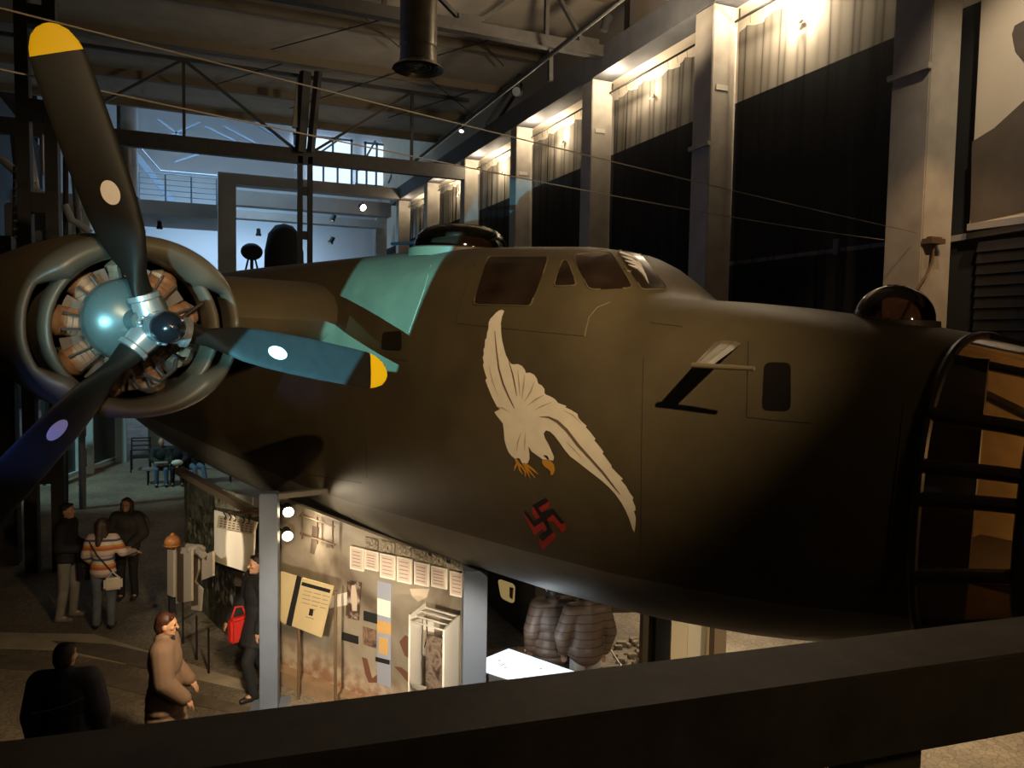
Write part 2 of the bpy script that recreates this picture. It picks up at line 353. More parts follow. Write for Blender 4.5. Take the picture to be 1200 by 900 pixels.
# ---- pitot mast below the cockpit
p0, n0 = skin(838, 399, -.01); p1, _ = skin(869, 401, -.01)
t0 = La(812.5, 428, -1.52); t1 = La(834, 428.5, -1.52)
bm = NB(); nrm = (p1-p0).cross(t0-p0).normalized()*.012
rings = []
for k in range(2):
    a, b = (p0, p1) if k == 0 else (t0, t1); m_ = (a+b)/2
    rings.append([a, a.lerp(m_, .6)+nrm, b.lerp(m_, .5)+nrm*.9, b, b.lerp(m_, .5)-nrm*.9, a.lerp(m_, .6)-nrm])
loft(bm, rings, True, True, True)
mast = obj('pitot_mast', bm, paint('mast_paint', (.20, .16, .095), .42), plane, False, local=True)
bm = NB(); e = La(884, 432, -1.52); tube(bm, [t0-(e-t0)*.02, t0.lerp(e, .6), e], [.017, .016, .013], 10); obj('pitot_tube', bm, mat('tube_metal', (.20, .15, .085), .35, .3), mast, True, local=True)
# ---- astrodome on the nose
SMOKE = glass('smoked_perspex', (.50, .36, .25), .12, .07)
c, _ = skin(1046, 373, 0); c = V((La(1047, 373, 0).x, 0, 0)); c.z = lerp(ZT, c.x)-.012
s_ = .262
bm = NB(); lathe(bm, [(s_*cos(a), .245*sin(a)) for a in [i*pi/2/9 for i in range(9)]]+[(.004, .245)], c+V((0, 0, .012)), n=32, cap=False); asd = obj('astrodome', bm, SMOKE, plane, True, local=True, label='smoked clear bubble dome on the nose')
bm = NB(); lathe(bm, [(s_+.035, -.04), (s_+.03, .012), (s_-.005, .016), (s_-.02, -.03)], c, n=32); obj('dome_ring', bm, OLIVE, asd, True, local=True)
# ---- top turret
tc_ = V((La(540, 288, 0).x, 0, .86))
bm = NB(); lathe(bm, [(.60, -.08), (.585, .015), (.56, .03), (.52, .03), (.5, -.05)], tc_, n=40); tur = obj('top_turret', bm, OLIVE, plane, True, local=True)
bm = NB(); lathe(bm, [(.53, .02), (.535, .08), (.50, .17), (.42, .245), (.30, .29), (.15, .31), (.003, .315)], tc_, n=40, cap=False); obj('turret_dome', bm, glass('turret_perspex', (.66, .54, .44), .14, .05), tur, True, local=True, label='smoked clear turret dome')
bm = NB(); box(bm, tc_+V((.05, 0, .08)), (.5, .5, .16), bev=.03); sph(bm, tc_+V((.05, -.12, .17)), (.13, .11, .1)); box(bm, tc_+V((-.25, .2, .1)), (.35, .08, .1), bev=.02); box(bm, tc_+V((-.25, -.2, .1)), (.35, .08, .1), bev=.02)
obj('gunner_gear', bm, mat('gunner_gear_dark', (.05, .03, .022), .4), tur, True, local=True)
for y in (-.2, .2):
    bm = NB(); q = tc_+V((-.3, y, .12)); tube(bm, [q, q+V((-.35, 0, 0)), q+V((-.36, 0, 0)), q+V((-.80, 0, .005))], [.028, .028, .019, .019], 10); obj('gun_barrel', bm, mat('gunmetal', (.03, .03, .035), .35, .6), tur, True, local=True)
# ---- glazed nose: frames, panes, inner fittings
NX = [3.6, 4.1, 4.5, 4.82, 5.06, 5.2]
NR = [section(x)[0] for x in NX]; nN = len(NR[0])
NRD = [section(3.6+1.6*i/14)[0] for i in range(15)]
bm = NB(); loft(bm, NRD, True, False, True); ng = obj('nose_glazing', bm, glass('nose_perspex', (.62, .50, .38), .10, .07), plane, True, local=True, label='clear glazed nose behind dark frames')
DFR = mat('dark_nose_frame', (.020, .013, .010), .45)
bm = NB()
def at_t(ring, t):
    """point of the starboard half ring at relative height t"""
    half = ring[:NL]; zt, zb = half[0].z, half[-1].z; z = zb+(zt-zb)*t
    for p, q in zip(half, half[1:]):
        if p.z >= z >= q.z: return p.lerp(q, (p.z-z)/max(1e-6, p.z-q.z))
    return half[-1]
for t in (1.0, .93, .77, .625, .53, .30, .12):
    for sgn in ((1, -1) if t < 1 else (1,)):
        pts = [at_t(r, t) for r in NRD]; pts = [V((p.x, p.y*sgn, p.z)) for p in pts]
        w_ = .028 if t > .9 else .042
        tube(bm, pts, [w_]*10+[w_*.8]*5, 8)
for i in range(len(NR)): tube(bm, NR[i]+[NR[i][0]], .055 if i else .03, 8, False)
obj('nose_frame', bm, DFR, ng, True, local=True)
# interior of the nose: lit far lining, dark near partition, rear wall
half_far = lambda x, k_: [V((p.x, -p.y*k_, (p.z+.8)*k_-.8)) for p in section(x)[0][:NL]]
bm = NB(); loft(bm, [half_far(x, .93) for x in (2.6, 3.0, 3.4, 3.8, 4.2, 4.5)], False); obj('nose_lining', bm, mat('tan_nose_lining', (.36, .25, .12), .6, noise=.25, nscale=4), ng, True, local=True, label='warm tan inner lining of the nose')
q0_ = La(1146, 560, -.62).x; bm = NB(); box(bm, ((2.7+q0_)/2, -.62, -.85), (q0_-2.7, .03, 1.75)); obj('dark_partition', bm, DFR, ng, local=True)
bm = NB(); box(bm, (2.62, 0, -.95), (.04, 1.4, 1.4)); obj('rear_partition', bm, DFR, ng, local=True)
bm = NB(); box(bm, (4.0, -.1, -1.25), (.9, 1.1, .05)); box(bm, (3.52, -.38, -.55), (.3, .3, .7), bev=.05); tube(bm, [(3.6, -.6, -.1), (4.0, -.45, -.3)], .03, 8); tube(bm, [(4.35, .25, -1.2), (4.5, .2, -.75)], .04, 8)
obj('bomb_aimer_fittings', bm, mat('nose_fittings', (.03, .022, .018), .35), ng, True, local=True)
# ---- wing (starboard, passing behind the nacelle) and its short far side
def airfoil(xle, y, zc, ch, th, n=14):
    up, lo = [], []
    for i in range(n+1):
        t = (1-cos(pi*i/n))/2; yt = th/.2*ch*(.2969*sqrt(t)-.126*t-.3516*t*t+.2843*t**3-.1015*t**4)
        up.append(V((xle-t*ch, y, zc+yt*1.08))); lo.append(V((xle-t*ch, y, zc-yt*.85)))
    return up[::-1]+lo[1:-1]
bm = NB(); loft(bm, [airfoil(-2.62, -.8, .02, 4.6, .19), airfoil(-2.62, -1.2, .02, 4.6, .19), airfoil(-2.62, -3.4, .05, 4.3, .20), airfoil(-2.7, -6, .14, 3.9, .19), airfoil(-2.9, -10, .28, 3.2, .17)], True, True, True)
wing = obj('wing', bm, [OLIVE], plane, True, local=True)
# ---- nacelle, cowling
P = lambda px, py, x=-.3: Lp(px, py, x)
cc = V((-.3, -3.93, (P(150, 275).z+P(150, 490).z)/2))
oL, oR = P(17, 385).y, P(279, 385).y; oT, oB = P(150, 274).z, P(150, 490).z
iL, iR = P(60, 385).y, P(244, 385).y; iT, iB = P(150, 301).z, P(150, 469).z
oc = V((-.3, (oL+oR)/2, (oT+oB)/2)); oa, ob = (oR-oL)/2, (oT-oB)/2
ic = V((-.3, (iL+iR)/2, (iT+iB)/2)); ia, ib = (iR-iL)/2, (iT-iB)/2
NT_ = 72
def ell(c, a, b, n=2.0):
    out = []
    for k in range(NT_):
        t = 2*pi*k/NT_; cx, sx = cos(t), sin(t)
        out.append(V((c.x, c.y+a*abs(cx)**(2/n)*(1 if cx > 0 else -1), c.z+b*abs(sx)**(2/n)*(1 if sx > 0 else -1))))
    return out
O1, I1 = ell(oc, oa, ob, 2.15), ell(ic, ia, ib)
bm = NB()
def lip(out, inn, wfun, dep=.16):
    """rounded lip between two outlines"""
    rings = []
    for j in range(13):
        t = j/12*pi; r = []
        for k in range(NT_):
            a, b = out[k], inn[k]; m_ = (a+b)/2; hw = (a-b)/2; r.append(m_+hw*cos(t)+V((dep*sin(t)*min(1, wfun(k)), 0, 0)))
        rings.append(r)
    back_o = [p+V((-.35, 0, 0)) for p in out]; back_i = [p+V((-.12, 0, 0))*1 for p in inn]
    loft(bm, [back_o]+rings+[back_i], True)
def mixo(k):   # inner limit of the outer lip: widest at top and bottom, thin at the sides where the ducts are
    t = 2*pi*k/NT_; s = abs(cos(t)); return max(0, min(1, (s-.78)/.13))
In2 = [I1[k].lerp(O1[k], .70*mixo(k)) for k in range(NT_)]
lip(O1, In2, lambda k: .45+.55*(1-mixo(k)), .15)
In3 = [I1[k].lerp(O1[k], .34) for k in range(NT_)]
lip(In3, I1, lambda k: 1, .07)
cow = obj('engine_cowling', bm, paint('cowling_paint', (.10, .085, .062), .38), plane, True, local=True, label='oval grey cowling ring with side ducts')
bm = NB()
nsec = [(-.3, oa, ob, 0), (-.9, oa*1.04, ob*1.06, 0), (-1.8, oa*1.0, ob*1.02, .02), (-2.8, oa*.9, ob*.98, .02), (-4.2, oa*.72, ob*.8, .0), (-5.6, oa*.4, ob*.45, .05), (-6.3, .1, .1, .1)]
loft(bm, [[p+V((0, 0, dz)) for p in ell(V((x, oc.y, oc.z)), a, b, 2.15)] for x, a, b, dz in nsec], True, False, True)
nac = obj('nacelle', bm, [OLIVE], plane, True, local=True)
bm = NB(); loft(bm, [ell(V((-.42, oc.y, oc.z)), oa*.97, ob*.97), ell(V((-.75, oc.y, oc.z)), oa*.97, ob*.97), ell(V((-.76, oc.y, oc.z)), .05, .05)], True, False, True); obj('baffle', bm, mat('engine_dark', (.010, .008, .008), .7), nac, True, local=True)
# engine: nine cylinders round a crankcase
TAN = mat('engine_tan_enamel', (.30, .17, .10), .5, noise=.3, nscale=12); EDK = mat('engine_black', (.018, .015, .014), .5)
ec = V((0, ic.y, ic.z))
bm = NB(); lathe(bm, [(.2, -.7), (.24, -.45), (.22, -.3), (.2, -.28)], ec, (1, 0, 0), 28); eng = obj('engine', bm, EDK, plane, True, local=True)
random.seed(3)
for k in range(9):
    a = 2*pi*(k+.35)/9; dirv = V((0, cos(a), sin(a))); tang = V((0, -sin(a), cos(a)))
    bm = NB(); c0 = ec+V((-.48, 0, 0))
    prof = [(.062, .2)]
    for j in range(5): prof += [(.100, .215+j*.034), (.097, .238+j*.034), (.095, .242+j*.034)]
    prof += [(.10, .39), (.105, .42), (.06, .47)]
    lathe(bm, prof, c0, dirv, 14)
    cyl = obj('cylinder', bm, TAN, eng, True, local=True)
bm = NB()
for k in range(9):
    a = 2*pi*(k+.35)/9
    for da in (-.13, .13):
        dv = V((0, cos(a+da), sin(a+da))); tube(bm, [ec+V((-.36, 0, 0))+dv*.2, ec+V((-.36, 0, 0))+dv*.42], .010, 6)
obj('pushrod_tubes', bm, mat('pushrod_metal', (.10, .08, .07), .45, .3), eng, True, local=True)
for k in range(9):
    a = 2*pi*(k+.85)/9; dv = V((0, cos(a), sin(a))); tg = V((0, -sin(a), cos(a))); c0 = ec+V((-.44, 0, 0))
    bm = NB(); prism(bm, [c0+dv*.27-tg*.02, c0+dv*.27+tg*.02, c0+dv*.42+tg*.05, c0+dv*.42-tg*.03], (-.012, 0, 0)); obj('cylinder_baffle', bm, mat('baffle_metal', (.16, .15, .14), .4, .5, noise=.3), eng, False, local=True)
gc = V((0, P(137, 375, -.22).y, P(137, 375, -.22).z)); gc = V((-.16, (gc.y+ec.y)/2, (gc.z+ec.z)/2))
GT = mat('gear_case_grey', (.085, .125, .125), .32, .3)
bm = NB(); gc = gc+V((0, 0, .035)); lathe(bm, [(.262, -.16), (.265, -.05), (.258, -.03), (.235, -.005), (.19, .03), (.12, .06), (.07, .075), (.055, .2)], gc, (1, 0, 0), 36)
for k in range(20):
    a = 2*pi*k/20; sph(bm, gc+V((-.022, .248*cos(a), .248*sin(a))), .0085, 6)
obj('gear_case', bm, GT, eng, True, local=True)
bm = NB(); q = ec+V((-.3, .28, .05)); tube(bm, [q+V((0, 0, -.12)), q+V((.02, 0, .02)), q+V((.02, .1, .1)), q+V((0, .2, .17))], .012, 6); q = ec+V((-.3, .05, -.3)); tube(bm, [q, q+V((.03, .1, -.05)), q+V((.02, .2, .03)), q+V((0, .22, .1))], .014, 6); tube(bm, [q+V((0, -.08, 0)), q+V((.02, -.02, -.1)), q+V((.02, .08, -.11))], .012, 6)
obj('ignition_harness', bm, mat('harness_rubber', (.03, .025, .022), .6), eng, True, local=True)
# ---- propeller
HL = AI @ HUB
HUBM = mat('hub_bare_metal', (.42, .46, .47), .3, .65)
bm = NB(); lathe(bm, [(.06, -.12), (.105, -.08), (.125, -.02), (.125, .03), (.10, .07)], HL, (1, 0, 0), 30)
PA = [-19, 101, 221]
def pdir(deg): a = radians(deg); return V((0, sin(a), cos(a)))
for a in PA:
    d = pdir(a); tube(bm, [HL, HL+d*.10, HL+d*.17, HL+d*.18, HL+d*.21], [.095, .095, .085, .1, .098], 18)
    for j in range(8):
        d2 = pdir(a+60); t = j/7-.5; sph(bm, HL+d2*.115+V((t*.16, 0, 0))+pdir(a+150)*.0, .014, 8)
for j in range(12):
    a = 2*pi*j/12; sph(bm, HL+V((.075, .105*cos(a), .105*sin(a))), .013, 8)
prop = obj('propeller', bm, HUBM, plane, True, local=True)
bm = NB(); lathe(bm, [(.10, .05), (.097, .20), (.103, .205), (.103, .215), (.098, .22)], HL, (1, 0, 0), 30); obj('dome_barrel', bm, mat('barrel_grey', (.13, .16, .18), .25, .3), prop, True, local=True)
bm = NB(); lathe(bm, [(.1, .215), (.1, .25), (.094, .29), (.077, .325), (.05, .347), (.024, .357), (.022, .372), (.012, .376), (.002, .376)], HL, (1, 0, 0), 30); obj('spinner_dome', bm, mat('gloss_black_dome', (.010, .012, .016), .18), prop, True, local=True, label='glossy black domed cap')
# blades: own axes, z along the blade
def blade_mat():
    m, nt, b = nodes_mat('blade_paint', .48); b.inputs['Specular IOR Level'].default_value = .14
    tc = nt.nodes.new('ShaderNodeTexCoord'); sp = nt.nodes.new('ShaderNodeSeparateXYZ'); nt.links.new(tc.outputs['Object'], sp.inputs[0])
    def math_(op, a, bb=None):
        n = nt.nodes.new('ShaderNodeMath'); n.operation = op
        for i, q in enumerate((a, bb)):
            if q is None: continue
            if isinstance(q, (int, float)): n.inputs[i].default_value = q
            else: nt.links.new(q, n.inputs[i])
        return n.outputs[0]
    y, z = sp.outputs[1], sp.outputs[2]
    tip = math_('GREATER_THAN', z, 1.64)
    e = math_('ADD', math_('POWER', math_('DIVIDE', math_('SUBTRACT', y, .01), .045), 2), math_('POWER', math_('DIVIDE', math_('SUBTRACT', z, .84), .073), 2))
    stk = math_('LESS_THAN', e, 1)
    n = nt.nodes.new('ShaderNodeTexNoise'); n.inputs['Scale'].default_value = 14; n.inputs['Detail'].default_value = 5; nt.links.new(tc.outputs['Object'], n.inputs['Vector'])
    r = nt.nodes.new('ShaderNodeValToRGB'); r.color_ramp.elements[0].color = (.009, .0085, .007, 1); r.color_ramp.elements[1].color = (.015, .0135, .011, 1); nt.links.new(n.outputs['Fac'], r.inputs['Fac'])
    m1 = nt.nodes.new('ShaderNodeMix'); m1.data_type = 'RGBA'; nt.links.new(tip, m1.inputs['Factor']); nt.links.new(r.outputs['Color'], m1.inputs['A']); m1.inputs['B'].default_value = (.85, .56, .01, 1)
    m2 = nt.nodes.new('ShaderNodeMix'); m2.data_type = 'RGBA'; nt.links.new(stk, m2.inputs['Factor']); nt.links.new(m1.outputs['Result'], m2.inputs['A']); m2.inputs['B'].default_value = (.72, .66, .62, 1)
    nt.links.new(m2.outputs['Result'], b.inputs['Base Color']); return m
BL = blade_mat()
BLR = [(.19, .085, .085, 60), (.26, .09, .078, 55), (.34, .13, .06, 50), (.45, .22, .045, 42), (.58, .285, .034, 36), (.75, .31, .028, 31), (.95, .318, .024, 27), (1.15, .318, .020, 24), (1.35, .312, .017, 22), (1.5, .305, .014, 20), (1.62, .295, .012, 20), (1.69, .26, .010, 20), (1.75, .20, .008, 20), (1.785, .12, .006, 20), (1.80, .04, .004, 20)]
HAND = 1
for a in PA:
    bm = NB(); rings = []
    for z, ch, th, be in BLR:
        b_ = radians(be)*HAND; r = []
        for k in range(20):
            t = 2*pi*k/20; c1 = ch/2*cos(t); c2 = th*sin(t)*(1 if z < .3 else (.9+.25*cos(t)))
            r.append(V((c1*sin(b_)+c2*cos(b_), c1*cos(b_)-c2*sin(b_), z)))
        rings.append(r)
    loft(bm, rings, True, True, True)
    o = obj('blade', bm, BL, prop, True, local=True)
    z = pdir(a); x = V((1, 0, 0)); y = z.cross(x)
    o.matrix_local = M(((x.x, y.x, z.x, HL.x), (x.y, y.y, z.y, HL.y), (x.z, y.z, z.z, HL.z), (0, 0, 0, 1)))
#PART2
# ==================================================================== THE HALL
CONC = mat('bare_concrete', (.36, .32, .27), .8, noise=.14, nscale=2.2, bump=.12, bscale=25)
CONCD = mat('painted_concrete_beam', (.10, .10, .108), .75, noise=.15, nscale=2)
STEEL = mat('dark_roof_steel', (.050, .044, .039), .6, noise=.2, nscale=5)
STEELB = mat('blue_grey_steel', (.15, .18, .25), .45, noise=.06, nscale=4)
BLACKP = mat('matt_black_board', (.008, .0075, .0075), .85)
PLAS = mat('cream_plaster', (.74, .66, .54), .85, noise=.05, nscale=1.5)
def cobble():
    m, nt, b = nodes_mat('cobbled_floor', .75); L = nt.links.new
    tc = nt.nodes.new('ShaderNodeTexCoord'); v = nt.nodes.new('ShaderNodeTexVoronoi'); v.feature = 'DISTANCE_TO_EDGE'; v.inputs['Scale'].default_value = 12.5
    v2 = nt.nodes.new('ShaderNodeTexVoronoi'); v2.inputs['Scale'].default_value = 12.5
    n = nt.nodes.new('ShaderNodeTexNoise'); n.inputs['Scale'].default_value = .8; n.inputs['Detail'].default_value = 6
    r = nt.nodes.new('ShaderNodeValToRGB'); r.color_ramp.elements[0].color = (.17, .135, .10, 1); r.color_ramp.elements[1].color = (.36, .30, .22, 1); r.color_ramp.elements[0].position = .3; r.color_ramp.elements[1].position = .7
    j = nt.nodes.new('ShaderNodeValToRGB'); j.color_ramp.elements[0].position = .0; j.color_ramp.elements[1].position = .07; j.color_ramp.elements[0].color = (.45, .45, .45, 1)
    mx = nt.nodes.new('ShaderNodeMix'); mx.data_type = 'RGBA'; mx.blend_type = 'MULTIPLY'; mx.inputs['Factor'].default_value = 1
    mx2 = nt.nodes.new('ShaderNodeMix'); mx2.data_type = 'RGBA'; mx2.blend_type = 'MULTIPLY'; mx2.inputs['Factor'].default_value = .30; bw = nt.nodes.new('ShaderNodeRGBToBW')
    for q in (v, v2, n): L(tc.outputs['Object'], q.inputs['Vector'])
    L(n.outputs['Fac'], r.inputs['Fac']); L(v.outputs['Distance'], j.inputs['Fac']); L(r.outputs['Color'], mx2.inputs['A']); L(v2.outputs['Color'], bw.inputs[0]); L(bw.outputs[0], mx2.inputs['B'])
    L(mx2.outputs['Result'], mx.inputs['A']); L(j.outputs['Color'], mx.inputs['B']); L(mx.outputs['Result'], b.inputs['Base Color'])
    bp = nt.nodes.new('ShaderNodeBump'); bp.inputs['Strength'].default_value = .5; bp.inputs['Distance'].default_value = .02; L(v.outputs['Distance'], bp.inputs['Height']); L(bp.outputs['Normal'], b.inputs['Normal'])
    return m
COB = cobble()
bm = NB(); box(bm, (2.5, 27, -.1), (24, 62, .2)); struct('floor', bm, COB)
# pale and dark strips laid in the floor
SLAB = mat('pale_paving_strip', (.42, .35, .26), .7, noise=.2, nscale=3); KERB = mat('dark_paving_strip', (.15, .12, .09), .7, noise=.25, nscale=5)
def strip(name, pxs, m, z=.012):
    bm = NB(); prism(bm, [flo(x, y) for x, y in pxs], (0, 0, z)); struct(name, bm, m)
strip('trim_1', [(0, 742), (110, 744), (290, 800), (300, 812), (180, 785), (60, 762), (0, 760)], SLAB)
strip('trim_2', [(0, 768), (60, 770), (180, 800), (300, 832), (300, 842), (170, 815), (60, 788), (0, 784)], KERB)
strip('trim_3', [(60, 752), (130, 756), (200, 772), (180, 786), (90, 766)], KERB, .016)
strip('trim_4', [(205, 738), (250, 748), (300, 768), (300, 778), (250, 762), (215, 752)], KERB, .010)
# walls, ceiling
WX = 13.2
bm = NB(); box(bm, (WX+.1, 26, 5.27), (.2, 62, 10.54)); struct('wall_right', bm, BLACKP)
bm = NB(); box(bm, (WX+.12, 26, 14.9), (.2, 62, 8.7)); struct('wall_right_clerestory', bm, PLAS)
bm = NB(); box(bm, (-8.6, 26, 7.8), (.2, 62, 15.8)); struct('wall_left', bm, mat('dark_left_wall', (.02, .02, .023), .8))
CEIL = mat('roof_boarding', (.42, .36, .29), .85, noise=.10, nscale=1.2)
bm = NB(); box(bm, (2.3, 19.2, 15.7), (22, 48, .2)); struct('ceiling', bm, CEIL)
bm = NB()
for y in (6, 11.5, 17, 22.5, 28.5, 33, 38, 42.6):
    box(bm, (2.3, y, 15.44), (21.6, .28, .32))
struct('trim_5', bm, mat('roof_purlin', (.20, .16, .11), .8))
bm = NB(); box(bm, (2.3, 57.1, 9.6), (22, .2, 19.2)); WHITE = mat('white_gallery_wall', (.78, .80, .84), .8); struct('wall_back', bm, WHITE)
bm = NB(); box(bm, (2.3, -4.1, 7.8), (22, .2, 15.8)); struct('wall_front', bm, BLACKP)
bm = NB(); box(bm, (2.3, 50.2, 19.1), (22, 14, .2)); struct('ceiling_gallery', bm, WHITE)
bm = NB(); box(bm, (2.3, 43.3, 17.4), (22, .2, 3.4)); struct('wall_gable', bm, CEIL)
bm = NB(); box(bm, (3.5, -.6, 2.6), (24, 3.3, .2)); struct('floor_balcony', bm, mat('balcony_deck', (.05, .04, .035), .7))
# ---- colonnade: columns, beam, ledges
CY = [9.81+6.15*k for k in range(-1, 8)]
names = [None, 'nearest bare concrete column, behind the bubble dome on the nose', 'second concrete column, behind the cockpit with its lit side facing us', 'third concrete column, beyond the cockpit roof and right of the top turret',
         'fourth concrete column, just right of the top turret dome', 'fifth concrete column with a brightly lit edge above the turret', 'sixth concrete column, left above the turret guns', 'seventh concrete column at the start of the far gallery', 'last concrete column deep in the far gallery']
for k, y in enumerate(CY):
    if k == 0: continue
    d = (.80, .75, .70, .65)[min(3, k-1)]
    t = thing('concrete_column', names[k], 'column', (12.3, y+d/2, 0), 'colonnade columns')
    bm = NB(); box(bm, (12.27, y+d/2, 6.3), (.74, d, 12.6), bev=.02); obj('shaft', bm, CONC, t)
    if k in (1, 2):
        z = onX(1060, 88, 11.9).z if k == 1 else onX(820, 172, 11.9).z
        bm = NB(); box(bm, (11.86, y+d/2, z), (.10, d+.06, .10)); obj('ledge', bm, CONC, t)
    if k in (2, 3, 4):
        bm = NB(); zz = (10.6, 11.0, 10.8)[k-2]; box(bm, (12.2, y-.012, zz), (.36, .03, .13)); obj('number_plate', bm, mat('pale_plate', (.55, .5, .42), .6), t)
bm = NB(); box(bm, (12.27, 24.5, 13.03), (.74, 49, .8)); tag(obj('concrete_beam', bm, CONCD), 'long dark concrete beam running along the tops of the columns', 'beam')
bm = NB(); box(bm, (12.9, 24.5, 12.75), (.55, 49, .12)); struct('ceiling_bay', bm, PLAS)
# ---- curtains with rods and bay lamps
SHEER = sheer('sheer_black_curtain', (.018, .016, .015), .58)
CUR_L = {1: 'sheer black curtain nearest us, hung between the two nearest columns before a bright lamp', 2: 'sheer black curtain hung between the second and third columns', 3: 'sheer black curtain hung between the third and fourth columns', 4: 'pale-lit sheer curtain hung between the fourth and fifth columns, right above the turret',
         5: 'small sheer curtain hung between the fifth and sixth columns', 6: 'gathered dark curtain hung between the sixth and seventh columns'}
for k in range(1, 7):
    y0 = CY[k]+.85; y1 = CY[k+1]-.12; n = int((y1-y0)*(26 if k < 3 else 16)); random.seed(k)
    ph = [random.uniform(0, 6.28) for _ in range(3)]; rows = []
    top = 12.02
    for j, z in enumerate((top, top-.6, 10.5, 8.5, 6.2, 4)):
        row = []
        for i in range(n+1):
            t = i/n; sag = .10*abs(sin(pi*t*5+ph[0])) if j == 0 else 0
            amp = .035+.02*j/5
            row.append(V((12.55+amp*(sin(t*(y1-y0)*9+ph[1]+.3*sin(z+t*9))+.6*sin(t*(y1-y0)*21+ph[2]+z*.5)+1.1*sin(t*(y1-y0)*2.3+ph[0]+z*.25)), y0+(y1-y0)*t, z-sag)))
        rows.append(row)
    bm = NB(); loft(bm, rows, False); t = obj('curtain', bm, SHEER, None, True); tag(t, CUR_L[k], 'curtain', 'sheer curtains of the colonnade')
    bm = NB(); tube(bm, [(12.5, y0-.1, 12.22), (12.5, y1+.05, 12.22)], .03, 8)
    for yy in (y0+.1, y1-.1): box(bm, (12.5, yy, 12.35), (.03, .03, .25))
    m_ = int((y1-y0)/.45)
    for i in range(m_): tube(bm, [(12.5, y0+.2+i*.45, 12.22), (12.54, y0+.22+i*.45, 12.02)], .007, 4)
    tag(obj('curtain_rod', bm, mat('black_rod', (.02, .018, .016), .4, .5)), 'black curtain rod of the '+CUR_L[k].split(',')[0].replace('hung ', ''), 'rod', 'curtain rods')
    lamp = thing('bay_lamp', 'small wall lamp high behind the '+CUR_L[k].split(',')[0].replace('hung ', ''), 'lamp', (13.0, (y0+y1)/2+1.1, 11.7), 'colonnade bay lamps')
    yl = (y0+y1)/2+1.1
    bm = NB(); box(bm, (13.12, yl, 11.78), (.10, .16, .08), bev=.02); obj('housing', bm, PLAS, lamp)
    bm = NB(); sph(bm, (13.04, yl, 11.70), (.03, .06, .03)); obj('bulb', bm, mat('bay_bulb', (1, .9, .7), .4, emit=(1, .80, .52), es=8), lamp, True)
    point('bay_light', (12.85, yl, 12.0), (300, 50, 90, 110, 70, 40)[k-1], CREAM, .08)
    point('soffit_light', (12.2, yl+.7, 12.3), (110, 120, 100, 80, 50, 30)[k-1], CREAM, .06)
# grey conduit along the right wall and the bracket on the nearest column
GREYM = mat('galvanised_grey', (.38, .36, .34), .5, .3)
bm = NB(); bar(bm, onX(1290, 251, 13.13), onX(1112, 281, 13.13), .1, .11); tag(obj('cable_tray', bm, GREYM), 'short grey cable tray right of the nearest column', 'cable tray')
bm = NB(); bar(bm, (13.13, 10.9, 6.37), (13.13, 16.6, 6.37), .1, .09); box(bm, onX(980, 289, 13.07), (.04, .16, .34)); tag(obj('cable_tray', bm, GREYM), 'long grey cable tray on the dark wall left of the nearest column', 'cable tray')
t = thing('cable_bracket', 'rusty cable bracket bolted on the nearest column', 'bracket', (12.2, 9.7, 6.2))
q = onY(1094, 283, 9.7)
bm = NB(); box(bm, q, (.34, .20, .09)); box(bm, q+V((.05, .03, .06)), (.26, .1, .05)); obj('plate', bm, mat('rusty_metal', (.16, .10, .055), .6, .4), t)
bm = NB(); tube(bm, [q+V((.02, 0, -.05)), q+V((.0, 0, -.35)), q+V((-.12, .02, -.6)), q+V((-.38, .05, -.95))], .022, 6); obj('chain', bm, mat('rusty_metal', (.16, .10, .055)), t, True)
# ---- right-hand photo banner and black louvres
bx = 12.95
b0 = onX(1139, 0, bx); b1 = onX(1136, 262, bx)
t = thing('photo_banner', 'large pale photographic banner hanging at the top right edge', 'banner', (bx, 8.6, 6.5))
ye = b1.y-.02; bm = NB(); box(bm, (bx, ye-1.6, 9.0), (.04, 3.2, 5.0)); obj('print', bm, mat('banner_print', (.66, .57, .46), .75, noise=.06, nscale=1), t)
pl = lambda x, y, dx=.03: onX(x, y, bx-dx)
bm = NB(); prism(bm, [pl(1139, 166), pl(1165, 150), pl(1200, 118), pl(1240, 70), pl(1240, 240), pl(1200, 248), pl(1137, 262)], (.008, 0, 0)); obj('dark_shape', bm, mat('banner_brown', (.11, .085, .065), .75, noise=.15, nscale=2), t)
bm = NB(); prism(bm, [pl(1186, 40, .032), pl(1189, 30, .032), pl(1200, 24, .032), pl(1240, 0, .032), pl(1240, 110, .032), pl(1200, 72, .032), pl(1190, 60, .032)], (.008, 0, 0)); obj('dark_shape', bm, mat('banner_brown', (.11, .085, .065)), t)
bm = NB(); box(bm, (bx-.02, ye-1.6, 6.46), (.07, 3.25, .12)); obj('bottom_bar', bm, GREYM, t)
t = thing('black_louvre', 'black slatted louvre low on the right wall beside the nearest column', 'louvre', (13.1, 8, 3))
for i in range(31):
    bm = NB(); bar(bm, (13.05, 5.5, .1+.2*i), (13.05, 9.6, .1+.2*i), .03, .19, (.25, 0, 1)); obj('slat', bm, mat('louvre_black', (.010, .008, .008), .5), t)
